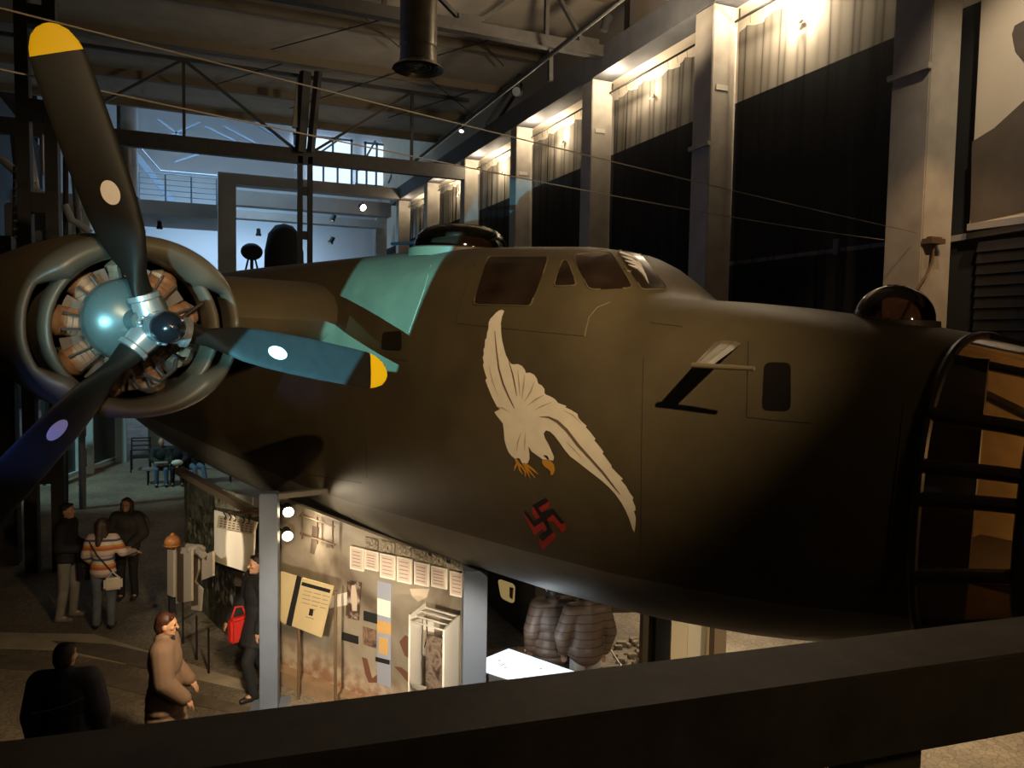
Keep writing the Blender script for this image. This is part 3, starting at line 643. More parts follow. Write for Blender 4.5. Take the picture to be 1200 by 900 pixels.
# ---- roof trusses
def truss(y, zb, zt, label, nodes, x0=-7.5, x1=12.1, wb=.30):
    t = thing('roof_truss', label, 'truss', (2.3, y, zb), 'roof trusses')
    bm = NB(); bar(bm, (x0, y, zb), (x1, y, zb), .3, wb); obj('bottom_chord', bm, STEEL, t)
    bm = NB(); bar(bm, (x0, y, zt), (x1, y, zt), .16, .14); obj('top_chord', bm, STEEL, t)
    for i, x in enumerate(nodes):
        bm = NB(); bar(bm, (x, y, zb), (x, y, zt), .12, .14, (0, 1, 0)); obj('post', bm, STEEL, t)
        xn = (nodes[i+1] if i+1 < len(nodes) else x+(x-nodes[i-1])); xm = (x+xn)/2
        for xa, xb in ((x, xm), (xn, xm)):
            if xb > x1 or xa > x1+.2: continue
            bm = NB(); bar(bm, (xa, y, zt), (xb, y, zb), .10, .15, (0, 1, 0)); obj('diagonal', bm, STEEL, t)
        bm = NB(); box(bm, (xm, y-.12, zb+.08), (.7, .03, .5)); obj('gusset', bm, STEEL, t)
    return t
YE = 34.6
e1 = onY(215, 70, YE); e2 = onY(483, 108, YE); zt = (e1.z+e2.z)/2; zb = onY(300, 178, YE).z
dx = e2.x-e1.x
truss(YE, zb, zt, 'farthest roof truss with heavy lower beam, spanning before the lit gallery', [e1.x-dx, e1.x, e2.x], wb=.62)
n1 = onY(683, 43, 21.6); zb2 = 13.25
dn = 6.2
truss(21.6, zb2, 15.2, 'nearer roof truss crossing just past the vent duct at the top of the picture', [n1.x-2*dn, n1.x-dn, n1.x-dn*.2, n1.x+dn*.25], wb=.34)
t = thing('lighting_rail', 'long straight steel lighting rail running along the roof above the beam', 'rail', (10.2, 24, 12.4))
ra, rb = onX(727, 0, 9.9), onX(485, 190, 9.9)
bm = NB(); tube(bm, [ra+(ra-rb)*.3, rb], .07, 8); obj('rail', bm, STEEL, t)
bm = NB(); d = onY(570, 147, 31); e = onY(667, 0, 25)
bar(bm, d, onY(667, 0, 31)+V((.4, 0, .7)), .12, .2, (0, 1, 0)); bar(bm, d+V((.35, 0, 0)), onY(667, 0, 31)+V((.8, 0, .7)), .12, .2, (0, 1, 0)); obj('hanger', bm, STEEL, t)
for px, ya, yb in ((645, 47, 95),):
    bm = NB(); bar(bm, onY(px, ya, 21.7), onY(px, yb, 21.7), .13, .13, (0, 1, 0)); obj('drop_bar', bm, STEEL, t)
# thin cross-bracing rods beneath the roof
bm = NB()
for (a, b) in (((318, 58), (470, 17)), ((513, 65), (590, 42)), ((408, 5), (470, 57)), ((502, 92), (572, 149)), ((545, 28), (590, 77)), ((340, 127), (465, 85)), ((455, 138), (560, 105)), ((250, 100), (330, 75))):
    tube(bm, [hit(*a, (0, 0, 15.25), (0, 0, 1)), hit(*b, (0, 0, 15.25), (0, 0, 1))], .024, 6)
tag(obj('roof_bracing', bm, STEEL), 'thin crossed tie rods stretched under the roof boarding', 'bracing')['kind'] = 'stuff'
# ---- ventilation duct with fan
dc = onY(490, 80, 16.5); ax = dc.copy()
t = thing('ventilation_duct', 'round metal ventilation duct with a fan in its flared mouth, hanging from the roof', 'duct', dc)
GALV = mat('dull_duct_metal', (.34, .30, .24), .32, .8, noise=.15, nscale=6)
bm = NB(); lathe(bm, [(.40, .42), (.40, 3.6), (.39, 3.6)], dc, n=32); obj('pipe', bm, GALV, t, True)
bm = NB(); lathe(bm, [(.56, -.03), (.545, .0), (.40, .10), (.385, .42), (.41, .44), (.41, .46), (.36, .46), (.36, .1), (.45, -.03)], dc, n=36, cap=False); obj('flared_mouth', bm, GALV, t, True)
bm = NB(); lathe(bm, [(.11, 0), (.11, .16), (.05, .18)], dc+V((0, 0, .06)), n=20)
for k in range(6):
    a = k*pi/3; d = V((cos(a), sin(a), 0)); s_ = V((-sin(a), cos(a), .5)).normalized()*.07; o_ = dc+V((0, 0, .12))
    prism(bm, [o_+d*.1-s_, o_+d*.1+s_, o_+d*.36+s_*1.5, o_+d*.36-s_*1.5], (0, 0, .012))
obj('fan', bm, mat('fan_metal', (.22, .24, .24), .4, .5), t)
bm = NB()
for r in (.18, .28, .38): tube(bm, [dc+V((r*cos(2*pi*i/28), r*sin(2*pi*i/28), .03)) for i in range(29)], .012, 5, False)
obj('fan_guard', bm, mat('fan_metal', (.22, .24, .24)), t, True)
# ---- two thin stay cables across the hall
def cable(a, b, sag, label):
    bm = NB(); n = 40; pts = []
    for i in range(n+1):
        u = i/n; p = a.lerp(b, u); p = p+V((0, 0, -sag*4*u*(1-u))); pts.append(p)
    tube(bm, pts, .0062, 6); tag(obj('stay_cable', bm, mat('cable_steel', (.34, .29, .23), .45, .3), None, True), label, 'cable', 'stay cables')
pa, pb = onX(1075, 273, 11.93), onX(1034, 281, 11.93)
def thru(px, py, d): return EYE+ray(px, py)*d
cable(thru(-60, -6, 4.6), onY(1076, 273, 9.78), .04, 'upper thin stay cable running from top left to the nearest column')
cable(thru(-60, 68, 4.8), onX(1036, 281, 11.88), .10, 'lower thin stay cable running under the upper one to the nearest column')
# ---- small spotlights on the lighting rail
def spotlamp(px, py, Y, label, aim, r=.11, lit=0.0, grp='roof spotlights'):
    c = onY(px, py, Y); t = thing('spotlight', label, 'spotlight', c, grp); d = V(aim).normalized()
    bm = NB(); lathe(bm, [(r*.55, -.32), (r*.7, -.30), (r*.75, -.05), (r, .02), (r, .12), (r*.9, .12), (r*.85, .03), (.01, .02)], c, d, 18); obj('housing', bm, BLACKP, t, True)
    bm = NB(); lathe(bm, [(r*.86, .06), (r*.8, .085), (r*.4, .10), (.004, .104)], c, d, 18); obj('lens', bm, mat('lamp_lens_%g' % lit, (.5, .52, .55), .15, emit=(1, .9, .75), es=lit) if lit else mat('lamp_lens', (.25, .3, .35), .1), t, True)
    bm = NB(); tube(bm, [c+V((0, 0, .02)), c+V((0, 0, .35))], .025, 6); tube(bm, [c+V((-.08, 0, .0)), c+V((-.09, 0, .2)), c+V((.09, 0, .2)), c+V((.08, 0, 0))], .015, 5); obj('yoke', bm, BLACKP, t)
    return c
spotlamp(606, 107, 26, 'round spotlight with a bluish lens at the middle of the lighting rail', (-.6, -.7, -.4), .2)
spotlamp(541, 152, 31, 'small spotlight pointing down near the far end of the lighting rail', (-.3, -.5, -.8), .12, 3.0)
spotlamp(711, 24, 20, 'black cylinder spotlight near the top of the lighting rail', (.35, 0, 1), .16)
# ---- battened steel columns
def battened(name, x, y, z0, z1, w, label, m, step=1.5, first=.9, tw=.12, d=.25):
    t = thing(name, label, 'column', (x, y, z0), 'battened steel columns')
    for s in (-1, 1):
        bm = NB(); box(bm, (x+s*(w/2-tw/2), y, (z0+z1)/2), (tw, d, z1-z0)); obj('channel', bm, m, t)
    z = z0+first
    while z < z1:
        bm = NB(); box(bm, (x, y, z), (w-tw, d*.8, .34)); obj('batten_plate', bm, m, t); z += step
f1 = flo(98, 555); f2 = flo(55, 667)
TEAL = mat('pale_teal_steel', (.42, .52, .54), .5, noise=.05)
DSTEEL = mat('black_brown_steel', (.03, .026, .024), .6)
battened('battened_column', f1.x, f1.y, 0, 8, .55, 'pale battened steel column far left, beyond the propeller', TEAL, 1.5, .95, .17)
battened('battened_column', f2.x, f2.y, 0, 15, .62, 'near-black battened steel column left of the standing group', DSTEEL, 1.6, 1.75, .2, .35)
mb = onY(356, 185, YE)
battened('battened_column', mb.x+.05, YE, 0, zb, .62, 'slim dark battened steel column carrying the far truss, behind the fuselage', DSTEEL, 1.9, 1.0, .2, .3)
t = thing('raking_strut', 'pair of dark raking roof struts rising from the far truss', 'strut', onY(356, 180, YE))
bm = NB(); bar(bm, onY(352, 178, YE-.5), onY(358, 84, YE-.9), .35, .35); obj('strut', bm, DSTEEL, t)
bm = NB(); bar(bm, onY(364, 178, YE-.5), onY(373, 84, YE-.9), .2, .3); obj('strut', bm, STEEL, t)
bm = NB(); bar(bm, onY(346, 150, YE-.5), onY(352, 90, YE-.5), .25, .25); obj('bracket', bm, CONC, t)
bm = NB(); q = onY(6, 560, 16.5); box(bm, V((q.x-.1, 16.5, 3.0)), (.62, .4, 6.0)); tag(obj('steel_stanchion', bm, DSTEEL), 'black steel stanchion at the left edge of the picture', 'stanchion')
# teal post and low dark partition at far left
f = flo(142, 541); bm = NB(); box(bm, f+V((0, 0, 3)), (.32, .3, 6)); tag(obj('teal_post', bm, TEAL), 'plain pale teal post left of the metal chair by the bench', 'post')
f = flo(72, 569); bm = NB(); box(bm, f+V((0, 0, 1)), (.18, .2, 4)); tag(obj('teal_post', bm, TEAL), 'thin pale post at the left end of the far dark partition', 'post')
f = flo(178, 536); bm = NB(); box(bm, f+V((0, 2, 3)), (.4, .3, 6)); tag(obj('teal_post', bm, TEAL), 'pale post right behind the seated bald man', 'post')
a, b = flo(70, 569), flo(150, 538)
d = (b-a).normalized(); n = V((-d.y, d.x, 0))
bm = NB(); bar(bm, a+n*.4+V((0, 0, 3)), b+n*.4+d*.6+V((0, 0, 3)), .1, 6); struct('wall_partition', bm, mat('dark_partition', (.03, .033, .033), .35))
bm = NB(); bar(bm, a+n*.3+V((0, 0, .06)), b+n*.3+V((0, 0, .06)), .12, .12); struct('baseboard_partition', bm, TEAL)
# ---- far gallery: portal frame, beams, slab, railing, pipe
GC = mat('grey_gallery_concrete', (.34, .31, .28), .8, noise=.1, nscale=1)
t = thing('portal_frame', 'grey concrete portal frame, square column and beam, at the start of the far gallery', 'frame', onY(266, 330, 46.7))
c = onY(266, 260, 46.7); tp = onY(266, 203, 46.7); w = (onY(277, 260, 46.7)-onY(256, 260, 46.7)).x
bm = NB(); box(bm, (c.x, 46.9, tp.z/2), (w, 1.0, tp.z), bev=.03); obj('column', bm, GC, t)
th = tp.z-onY(300, 221, 46.7).z-.1
bm = NB(); bar(bm, (c.x-w/2, 46.9, tp.z-th/2), (11.9, 46.9, tp.z-th/2), .9, th); obj('beam', bm, GC, t)
for i, (py0, py1, Y, lab) in enumerate(((226, 243, 49.5, 'upper of the two grey concrete beams seen through the portal frame'), (249, 258, 52.5, 'lower of the two grey concrete beams seen through the portal frame'))):
    z0, z1 = onY(300, py1, Y).z, onY(300, py0, Y).z
    bm = NB(); box(bm, ((c.x+12)/2, Y, (z0+z1)/2), (12-c.x, .9, z1-z0)); tag(obj('gallery_beam', bm, GC), lab, 'beam', 'gallery beams')
z1, z0 = onY(200, 236, 47.5).z, onY(200, 252, 47.5).z
bm = NB(); box(bm, ((c.x-8.4)/2-.2, 50.5, (z0+z1)/2), (c.x+8.2, 6, z1-z0)); struct('floor_gallery', bm, GC)
zg = z1
t = thing('gallery_railing', 'blue-grey tubular railing along the edge of the lit gallery floor', 'railing', (onY(210, 236, 47.6).x, 47.6, zg))
RB = mat('railing_blue_grey', (.22, .27, .34), .5)
xa, xb = onY(163, 236, 47.6).x, onY(254, 236, 47.6).x
for i in range(4):
    x = xa+(xb-xa)*i/3; bm = NB(); tube(bm, [(x, 47.6, zg), (x, 47.6, zg+1.5)], .05, 6); obj('post', bm, RB, t)
for i in range(5):
    bm = NB(); tube(bm, [(xa, 47.6, zg+.3+.3*i), (xb, 47.6, zg+.3+.3*i)], .028, 6); obj('rail', bm, RB, t)
t = thing('stair_flight', 'slanting stair flight with handrail left on the lit gallery', 'stairs', onY(175, 230, 52))
bm = NB(); bar(bm, onY(160, 182, 52), onY(205, 240, 52), .2, .35); obj('stringer', bm, RB, t)
bm = NB(); tube(bm, [onY(160, 168, 51.9), onY(188, 200, 51.9), onY(256, 206, 51.9)], .05, 6); obj('handrail', bm, RB, t)
pc = onY(150, 200, 45.5); bm = NB(); zlo = onY(150, 231, 45.5).z
t = thing('silver_duct', 'shiny upright silver duct at the left of the lit gallery', 'duct', (pc.x, 45.5, zlo))
pr = (onY(162, 200, 45.5)-onY(137, 200, 45.5)).x/2
bm = NB(); lathe(bm, [(pr, 0), (pr, 18.97-zlo)], (pc.x, 45.5, zlo), n=28); obj('pipe', bm, mat('bright_duct_metal', (.62, .64, .68), .25, .85), t, True)
for k in range(4):
    bm = NB(); lathe(bm, [(pr+.03, 0), (pr+.03, .06)], (pc.x, 45.5, zlo+1.6*k), n=28); obj('joint_ring', bm, mat('bright_duct_metal', (.62, .64, .68)), t, True)
# gallery windows at the back (daylight), roof struts
for i, (x0, y0, x1, y1) in enumerate(((345, 165, 412, 178), (428, 172, 468, 184), (362, 196, 412, 215), (418, 200, 452, 216), (462, 172, 500, 196))):
    p0, p1 = onY(x0, y1, 56.6), onY(x1, y0, 56.6)
    bm = NB(); box(bm, ((p0.x+p1.x)/2, 56.7, (p0.z+p1.z)/2), (p1.x-p0.x, .1, p1.z-p0.z)); w = struct('window_%d' % (i+1), bm, mat('daylit_pane', (.7, .85, 1), .3, emit=(.70, .86, 1.0), es=1.15))
    bm = NB()
    for xx in (p0.x, (p0.x*2+p1.x)/3, (p0.x+2*p1.x)/3, p1.x): box(bm, (xx, 56.6, (p0.z+p1.z)/2), (.14, .12, p1.z-p0.z+.2))
    for zz in (p0.z, p1.z): box(bm, ((p0.x+p1.x)/2, 56.6, zz), (p1.x-p0.x+.2, .12, .14))
    struct('window_frame', bm, RB, w)
t = thing('gallery_roof_strut', 'crossed slim steel struts under the lit gallery roof', 'strut', onY(230, 150, 54))
for a, b in (((170, 172), (235, 143)), ((185, 140), (215, 162)), ((205, 190), (260, 172)), ((240, 148), (275, 165)), ((262, 148), (300, 168)), ((290, 140), (345, 172)), ((395, 165), (345, 200)), ((440, 165), (420, 200)), ((475, 165), (455, 215))):
    bm = NB(); bar(bm, onY(*a, 54), onY(*b, 54), .12, .14, (0, 1, 0)); obj('strut', bm, RB, t)
# dark round exhibits seen over the fuselage
f = onY(333, 300, 40); t = thing('black_oval_hood', 'tall black oval hood standing beyond the fuselage against the white wall', 'exhibit', (f.x, 40, 0))
r_ = (onY(357, 300, 40)-onY(310, 300, 40)).x/2; zt_ = onY(333, 262, 40).z
bm = NB(); lathe(bm, [(r_*.95, zt_-4), (r_, zt_-2.6), (r_*.97, zt_-1.4), (r_*.8, zt_-.55), (r_*.45, zt_-.12), (.02, zt_)], (f.x, 40, 0), n=28); obj('hood', bm, BLACKP, t, True)
bm = NB(); tube(bm, [(f.x, 40, 0), (f.x, 40, zt_-4)], .12, 8); obj('stand', bm, BLACKP, t)
f = onY(295, 295, 40); t = thing('black_floodlight', 'small round black floodlight on a splayed stand left of the oval hood', 'floodlight', (f.x, 40, 0))
bm = NB(); sph(bm, f, (.52, .5, .42)); obj('head', bm, BLACKP, t, True)
bm = NB(); tube(bm, [(f.x, 40, 0), f], .08, 8); tube(bm, [f+V((-.15, 0, -.3)), f+V((-.4, 0, -1.4))], .05, 6); tube(bm, [f+V((.15, 0, -.3)), f+V((.4, 0, -1.4))], .05, 6); obj('stand', bm, BLACKP, t)
for i, (px, py, aim, lit, lab) in enumerate(((187, 266, (0, 0, -1), .6, 'tiny black track spot above the white wall left of the portal'), (303, 274, (0, 0, -1), .6, 'tiny black track spot above the oval hood'), (425, 243, (.2, -.9, -.4), 20, 'bright glaring track spot right of the portal beams'), (390, 257, (-.5, 0, -1), 1, 'slanting track spot under the lower gallery beam'), (388, 283, (-.6, 0, -1), .6, 'white-backed track spot low on the gallery wall at right'))):
    spotlamp(px, py, 50.5 if i != 2 else 46, lab, aim, .17 if i != 2 else .22, lit, 'gallery track spots')
# cluttered dark left side: pipes, ladder, cable loops
t = thing('steel_ladder', 'pale-runged ladder standing in the dark at far left', 'ladder', onX(18, 300, -7))
for s in (16, 21):
    bm = NB(); tube(bm, [onY(s, 310, 19), onY(s+1, 195, 19)], .03, 6); obj('stile', bm, DSTEEL, t)
bm = NB()
for i in range(10): y = 202+i*9.5; tube(bm, [onY(16, y, 19), onY(21, y, 19)], .035, 6)
obj('rungs', bm, mat('worn_rungs', (.5, .5, .5), .5), t)
def gpipe(pts, r, Y, name, lab, cat, m): 
    bm = NB(); tube(bm, [onY(x, y, Y) for x, y in pts], r, 10); tag(obj(name, bm, m, None, True), lab, cat)
GP = mat('grey_pipe', (.40, .42, .46), .4, .2)
gpipe([(24, 160), (26, 180), (30, 208), (31, 214)], .2, 20, 'fabric_bundle', 'pale rolled bundle hanging in the dark at far left', 'bundle', GP)
gpipe([(34, 160), (37, 184), (43, 220)], .06, 20, 'grey_pipe', 'thin bent grey pipe beside the pale bundle', 'pipe', GP)
gpipe([(49, 158), (50, 205)], .05, 20, 'grey_pipe', 'thin upright grey pipe right of the pale bundle', 'pipe', GP)
gpipe([(32, 118), (34, 138)], .12, 20, 'grey_pipe', 'short grey pipe stub above the pale bundle', 'pipe', GP)
gpipe([(0, 185), (24, 206), (40, 222), (54, 231)], .09, 19.5, 'slanting_conduit', 'slanting conduit below the pale bundle at far left', 'conduit', GP)
gpipe([(76, 240), (84, 258), (95, 264), (106, 273)], .08, 19.5, 'cable_loop', 'grey cable loop drooping above the nacelle', 'cable', GP)
gpipe([(77, 184), (77, 600)], .06, 21, 'dark_conduit', 'upright dim conduit left of the upper propeller blade', 'conduit', DSTEEL)
gpipe([(86, 190), (93, 270), (97, 600)], .08, 21, 'dark_conduit', 'leaning dim conduit nearest the upper propeller blade', 'conduit', mat('dim_pipe', (.15, .16, .18), .4, .2))
bm = NB(); p = onY(40, 262, 19.6); box(bm, p, (1.0, .6, .75), bev=.04); tag(obj('equipment_cabinet', bm, mat('dark_cabinet', (.10, .11, .12), .5)), 'dark metal equipment box above the nacelle at far left', 'cabinet')
#PART3
# ==================================================================== BALCONY RAIL
RZ = 3.75
Rb0, Rb1 = flo(-60, 875, RZ), flo(1300, 709, RZ); Rf0, Rf1 = flo(-60, 944, RZ), flo(1300, 751, RZ)
rn = (Rf1-Rf0).cross(V((0, 0, 1)))
zlow = hit(1200, 859, Rf0, rn).z
t = thing('balcony_rail', 'broad dark brown balcony handrail across the bottom of the picture', 'railing', ((Rf0+Rf1)/2).xy.to_3d()+V((0, 0, 2.7)))
ext = (Rb1-Rb0).normalized(); 
bm = NB(); prism(bm, [Rb0-ext*1.5, Rb1+ext*1.2, Rf1+ext*1.2, Rf0-ext*1.5], (0, 0, zlow-RZ)); bmesh.ops.recalc_face_normals(bm, faces=bm.faces); bmesh.ops.bevel(bm, geom=list(bm.edges), offset=.004, segments=2, affect='EDGES')
RAILM, nt_, b_ = nodes_mat('worn_brown_rail_paint', .55)
tc0 = nt_.nodes.new('ShaderNodeTexCoord'); n0_ = nt_.nodes.new('ShaderNodeTexNoise'); n0_.inputs['Scale'].default_value = 5; n0_.inputs['Detail'].default_value = 9; n0_.inputs['Roughness'].default_value = .7
r0_ = nt_.nodes.new('ShaderNodeValToRGB'); r0_.color_ramp.elements[0].position = .35; r0_.color_ramp.elements[1].position = .72; r0_.color_ramp.elements[0].color = (.095, .075, .055, 1); r0_.color_ramp.elements[1].color = (.19, .155, .115, 1)
nt_.links.new(tc0.outputs['Object'], n0_.inputs['Vector']); nt_.links.new(n0_.outputs['Fac'], r0_.inputs['Fac']); nt_.links.new(r0_.outputs['Color'], b_.inputs['Base Color'])
bp0 = nt_.nodes.new('ShaderNodeBump'); bp0.inputs['Strength'].default_value = .15; bp0.inputs['Distance'].default_value = .01; nt_.links.new(n0_.outputs['Fac'], bp0.inputs['Height']); nt_.links.new(bp0.outputs['Normal'], b_.inputs['Normal'])
obj('rail_beam', bm, RAILM, t)
mid = (Rb0+Rf0)/2; mid2 = (Rb1+Rf1)/2
pc = hit(1024, 900, (Rb0+Rf0)/2, rn); pw = (hit(1075, 890, (Rb0+Rf0)/2, rn)-hit(987, 890, (Rb0+Rf0)/2, rn)).length
for c in (pc, pc-ext*2.6):
    bm = NB(); bar(bm, V((c.x, c.y, 2.7)), V((c.x, c.y, zlow)), pw*.72, pw*.5, rn); obj('rail_post', bm, mat('olive_post_paint', (.20, .16, .09), .6, noise=.15), t)
# ==================================================================== POSTS UNDER THE FUSELAGE
for px, dep, ytop, w_, lab in ((316, 8.85, 577, .20, 'blue-grey steel prop post under the fuselage, left of the pair'), (556, 7.75, None, .235, 'blue-grey steel prop post under the fuselage, right of the pair')):
    c = EYE+ray(px, 700)*dep; lc = AI @ V((c.x, c.y, 2.0)); R = M.Rotation(radians(-14), 4, 'Z')
    if ytop: zt_ = hit(px, ytop, c, V((c.x, c.y, 0))).z
    else:
        k = min(range(NL//2, NL), key=lambda i: abs(section(lc.x)[0][i].y-lc.y)); q = section(lc.x)[0][k]; zt_ = A(q.x, q.y, q.z).z-.01
    t = thing('prop_post', lab, 'post', (c.x, c.y, 0), 'prop posts under the fuselage')
    bm = NB(); box(bm, (c.x, c.y, zt_/2), (w_, w_, zt_), R=R, bev=.012); obj('shaft', bm, STEELB, t)
    bm = NB(); box(bm, (c.x, c.y, .012), (.42, .42, .024), R=R); obj('base_plate', bm, STEELB, t)
    if ytop:
        bm = NB(); e = A(lc.x, -1.0, 0); bar(bm, V((c.x, c.y, zt_-.05)), V((e.x, e.y, zt_-.05)), .10, .06); obj('bracket_arm', bm, BELLY, t)
# ==================================================================== EXHIBITS
a_, b_ = flo(327, 782), flo(420, 819); wd = (b_-a_).normalized(); wn = V((wd.y, -wd.x, 0)); wn = wn if wn.dot(EYE-a_) > 0 else -wn
W0 = a_+wn*.15
def onW(px, py, off=0): return hit(px, py, W0+wn*off, wn)
def wplate(pxs, off, th=.012):
    bm = NB(); prism(bm, [onW(x, y, off) for x, y in pxs], wn*(-th)); return bm
p0 = onW(322, 700); p1 = onW(546, 740); L_ = (p1-p0).xy.length; base = V((p0.x, p0.y, 0)); WT = 2.1
t = thing('photo_mural_wall', 'long misty sepia photo mural wall standing under the fuselage', 'wall panel', base+wd*(L_/2))
bm = NB(); prism(bm, [base+V((0, 0, .16)), base+wd*L_+V((0, 0, .16)), base+wd*L_+V((0, 0, 1.93)), base+V((0, 0, 2.3))], wn*(-.06))
def mural():
    m, nt, b = nodes_mat('misty_mural', .5); L = nt.links.new
    tc = nt.nodes.new('ShaderNodeTexCoord'); n = nt.nodes.new('ShaderNodeTexNoise'); n.inputs['Scale'].default_value = 1.1; n.inputs['Detail'].default_value = 4; n.inputs['Distortion'].default_value = .5
    r = nt.nodes.new('ShaderNodeValToRGB'); e = r.color_ramp.elements; e[0].position = .32; e[0].color = (.13, .095, .065, 1); e[1].position = .66; e[1].color = (.52, .44, .34, 1)
    sp = nt.nodes.new('ShaderNodeSeparateXYZ'); mr = nt.nodes.new('ShaderNodeMapRange'); mr.inputs['From Min'].default_value = .1; mr.inputs['From Max'].default_value = .62
    n2 = nt.nodes.new('ShaderNodeTexNoise'); n2.inputs['Scale'].default_value = 7; n2.inputs['Detail'].default_value = 5
    r2 = nt.nodes.new('ShaderNodeValToRGB'); r2.color_ramp.elements[0].color = (.30, .12, .06, 1); r2.color_ramp.elements[1].color = (.62, .50, .36, 1); r2.color_ramp.elements[0].position = .38; r2.color_ramp.elements[1].position = .62
    mx = nt.nodes.new('ShaderNodeMix'); mx.data_type = 'RGBA'
    L(tc.outputs['Object'], n.inputs['Vector']); L(tc.outputs['Object'], n2.inputs['Vector']); L(tc.outputs['Object'], sp.inputs[0]); L(sp.outputs[2], mr.inputs['Value'])
    L(n.outputs['Fac'], r.inputs['Fac']); L(n2.outputs['Fac'], r2.inputs['Fac']); L(mr.outputs[0], mx.inputs['Factor']); L(r2.outputs['Color'], mx.inputs['A']); L(r.outputs['Color'], mx.inputs['B']); L(mx.outputs['Result'], b.inputs['Base Color']); return m
obj('mural', bm, mural(), t)
bm = NB(); c = base+wd*(L_/2)+wn*.04; box(bm, c+V((0, 0, .08)), (L_+.1, .22, .16), rz=atan2(wd.y, wd.x)); obj('plinth', bm, mat('plinth_wood', (.34, .22, .13), .6, noise=.15), t)
for i, pxs in enumerate(([(440, 618), (459, 622), (459, 800), (440, 795)],)):
    obj('vertical_strip', wplate([(442, 680), (458, 684), (458, 806), (442, 800)], .012), mat('blue_grey_strip', (.34, .35, .42), .6), t)
for pxs, m in (([(442, 701), (457, 705), (457, 724), (442, 720)], mat('bright_photo', (.9, .86, .72), .5)), ([(442, 727), (458, 731), (458, 744), (442, 741)], mat('orange_print', (.62, .36, .12), .6)), ([(444, 747), (454, 749), (454, 768), (444, 765)], mat('orange_print', (.62, .36, .12))),
               ([(401, 741), (419, 746), (419, 755), (401, 750)], BLACKP), ([(425, 734), (440, 739), (440, 760), (425, 755)], pic('dusk_photo', [(.03, .02, .015), (.30, .18, .12), (.05, .035, .03)], 9, 2)), ([(407, 680), (423, 683), (420, 727), (405, 724)], pic('figure_photo', [(.02, .014, .012), (.10, .06, .04), (.55, .45, .36)], 10, 5)),
               ([(386, 699), (407, 694), (407, 709), (386, 713)], mat('white_card', (.78, .72, .64), .6)), ([(440, 770), (456, 774), (456, 779), (440, 775)], BLACKP), ([(426, 716), (441, 720), (441, 731), (426, 727)], BLACKP)):
    obj('caption_plate', wplate(pxs, .022), m, t)
# figure painted in the mural's small photo
obj('figure_print', wplate([(412, 686), (416, 686), (418, 698), (418, 716), (413, 716), (411, 698)], .026, .004), mat('pale_figure_print', (.62, .50, .40), .6), t)
# brown torn shapes and a grey smudge on the mural
for nm, pts, m in (('torn_print', [(424, 770), (430, 772), (436, 795), (445, 788), (447, 800), (432, 800), (428, 790)], mat('torn_brown', (.17, .07, .04), .7)), ('torn_print', [(468, 752), (475, 744), (480, 748), (480, 772), (474, 768)], mat('torn_brown', (.17, .07, .04))), ('torn_print', [(462, 781), (470, 782), (480, 790), (484, 806), (478, 800), (470, 790)], mat('torn_brown', (.17, .07, .04))),
                   ('cloud_print', [(480, 690), (503, 690), (500, 700), (490, 705), (483, 699)], mat('pale_cloud_print', (.60, .48, .36), .7)), ('bird_print', [(366, 616), (374, 618), (372, 634), (368, 650), (363, 648), (365, 632)], mat('grey_bird_print', (.16, .12, .09), .7)), ('bird_print', [(383, 632), (390, 632), (388, 642), (382, 642)], mat('grey_bird_print', (.16, .12, .09)))):
    obj(nm, wplate(pts, .006, .004), m, t)
# row of hanging framed text sheets with small photos above
PX = [(410, 640, 426, 669), (427, 644, 443, 669), (445, 648, 463, 679), (465, 652, 482, 684), (485, 658, 502, 687), (505, 663, 523, 690), (527, 669, 544, 700)]
PAPER = mat('pinkish_text_sheet', (.72, .56, .46), .6); PFR = mat('lit_sheet_frame', (.88, .80, .66), .5); INK = mat('grey_print_ink', (.32, .24, .19), .7)
for i, (x0, y0, x1, y1) in enumerate(PX):
    sl = .22*(x1-x0)
    s = thing('hanging_text_sheet', '%s framed text sheet from the left in the row hanging on the mural wall' % ('first', 'second', 'third', 'fourth', 'fifth', 'sixth', 'seventh')[i], 'sheet', onW((x0+x1)/2, y1, .06), 'framed text sheets on the mural')
    obj('frame', wplate([(x0, y0), (x1, y0+sl), (x1, y1+sl*.3), (x0, y1-sl*.7)], .06, .02), PFR, s)
    obj('paper', wplate([(x0+1.4, y0+2), (x1-1.8, y0+sl+1.6), (x1-1.8, y1+sl*.3-2.2), (x0+1.4, y1-sl*.7-2)], .066, .006), PAPER, s)
    for q in range(5):
        ya = y0+5+q*(y1-y0-9)/5; bm = wplate([(x0+3, ya+.4), (x1-4, ya+.4+sl*.6), (x1-4, ya+1.3+sl*.6), (x0+3, ya+1.3)], .068, .002); obj('text_line', bm, INK, s)
    if i: 
        ph = obj('row_photo', wplate([(x0+1, y0-15), (x1-1, y0-15+sl), (x1-1, y0-2+sl*.8), (x0+1, y0-2)], .03, .01), pic('row_photo_%d' % (i % 3), [(.05, .035, .02), (.55, .46, .33), (.12, .09, .06), (.62, .55, .42)], 22, i*3.1), None)
        tag(ph, 'small sepia photo above the %s hanging text sheet' % ('first', 'second', 'third', 'fourth', 'fifth', 'sixth', 'seventh')[i], 'photo', 'small photos above the text sheets')
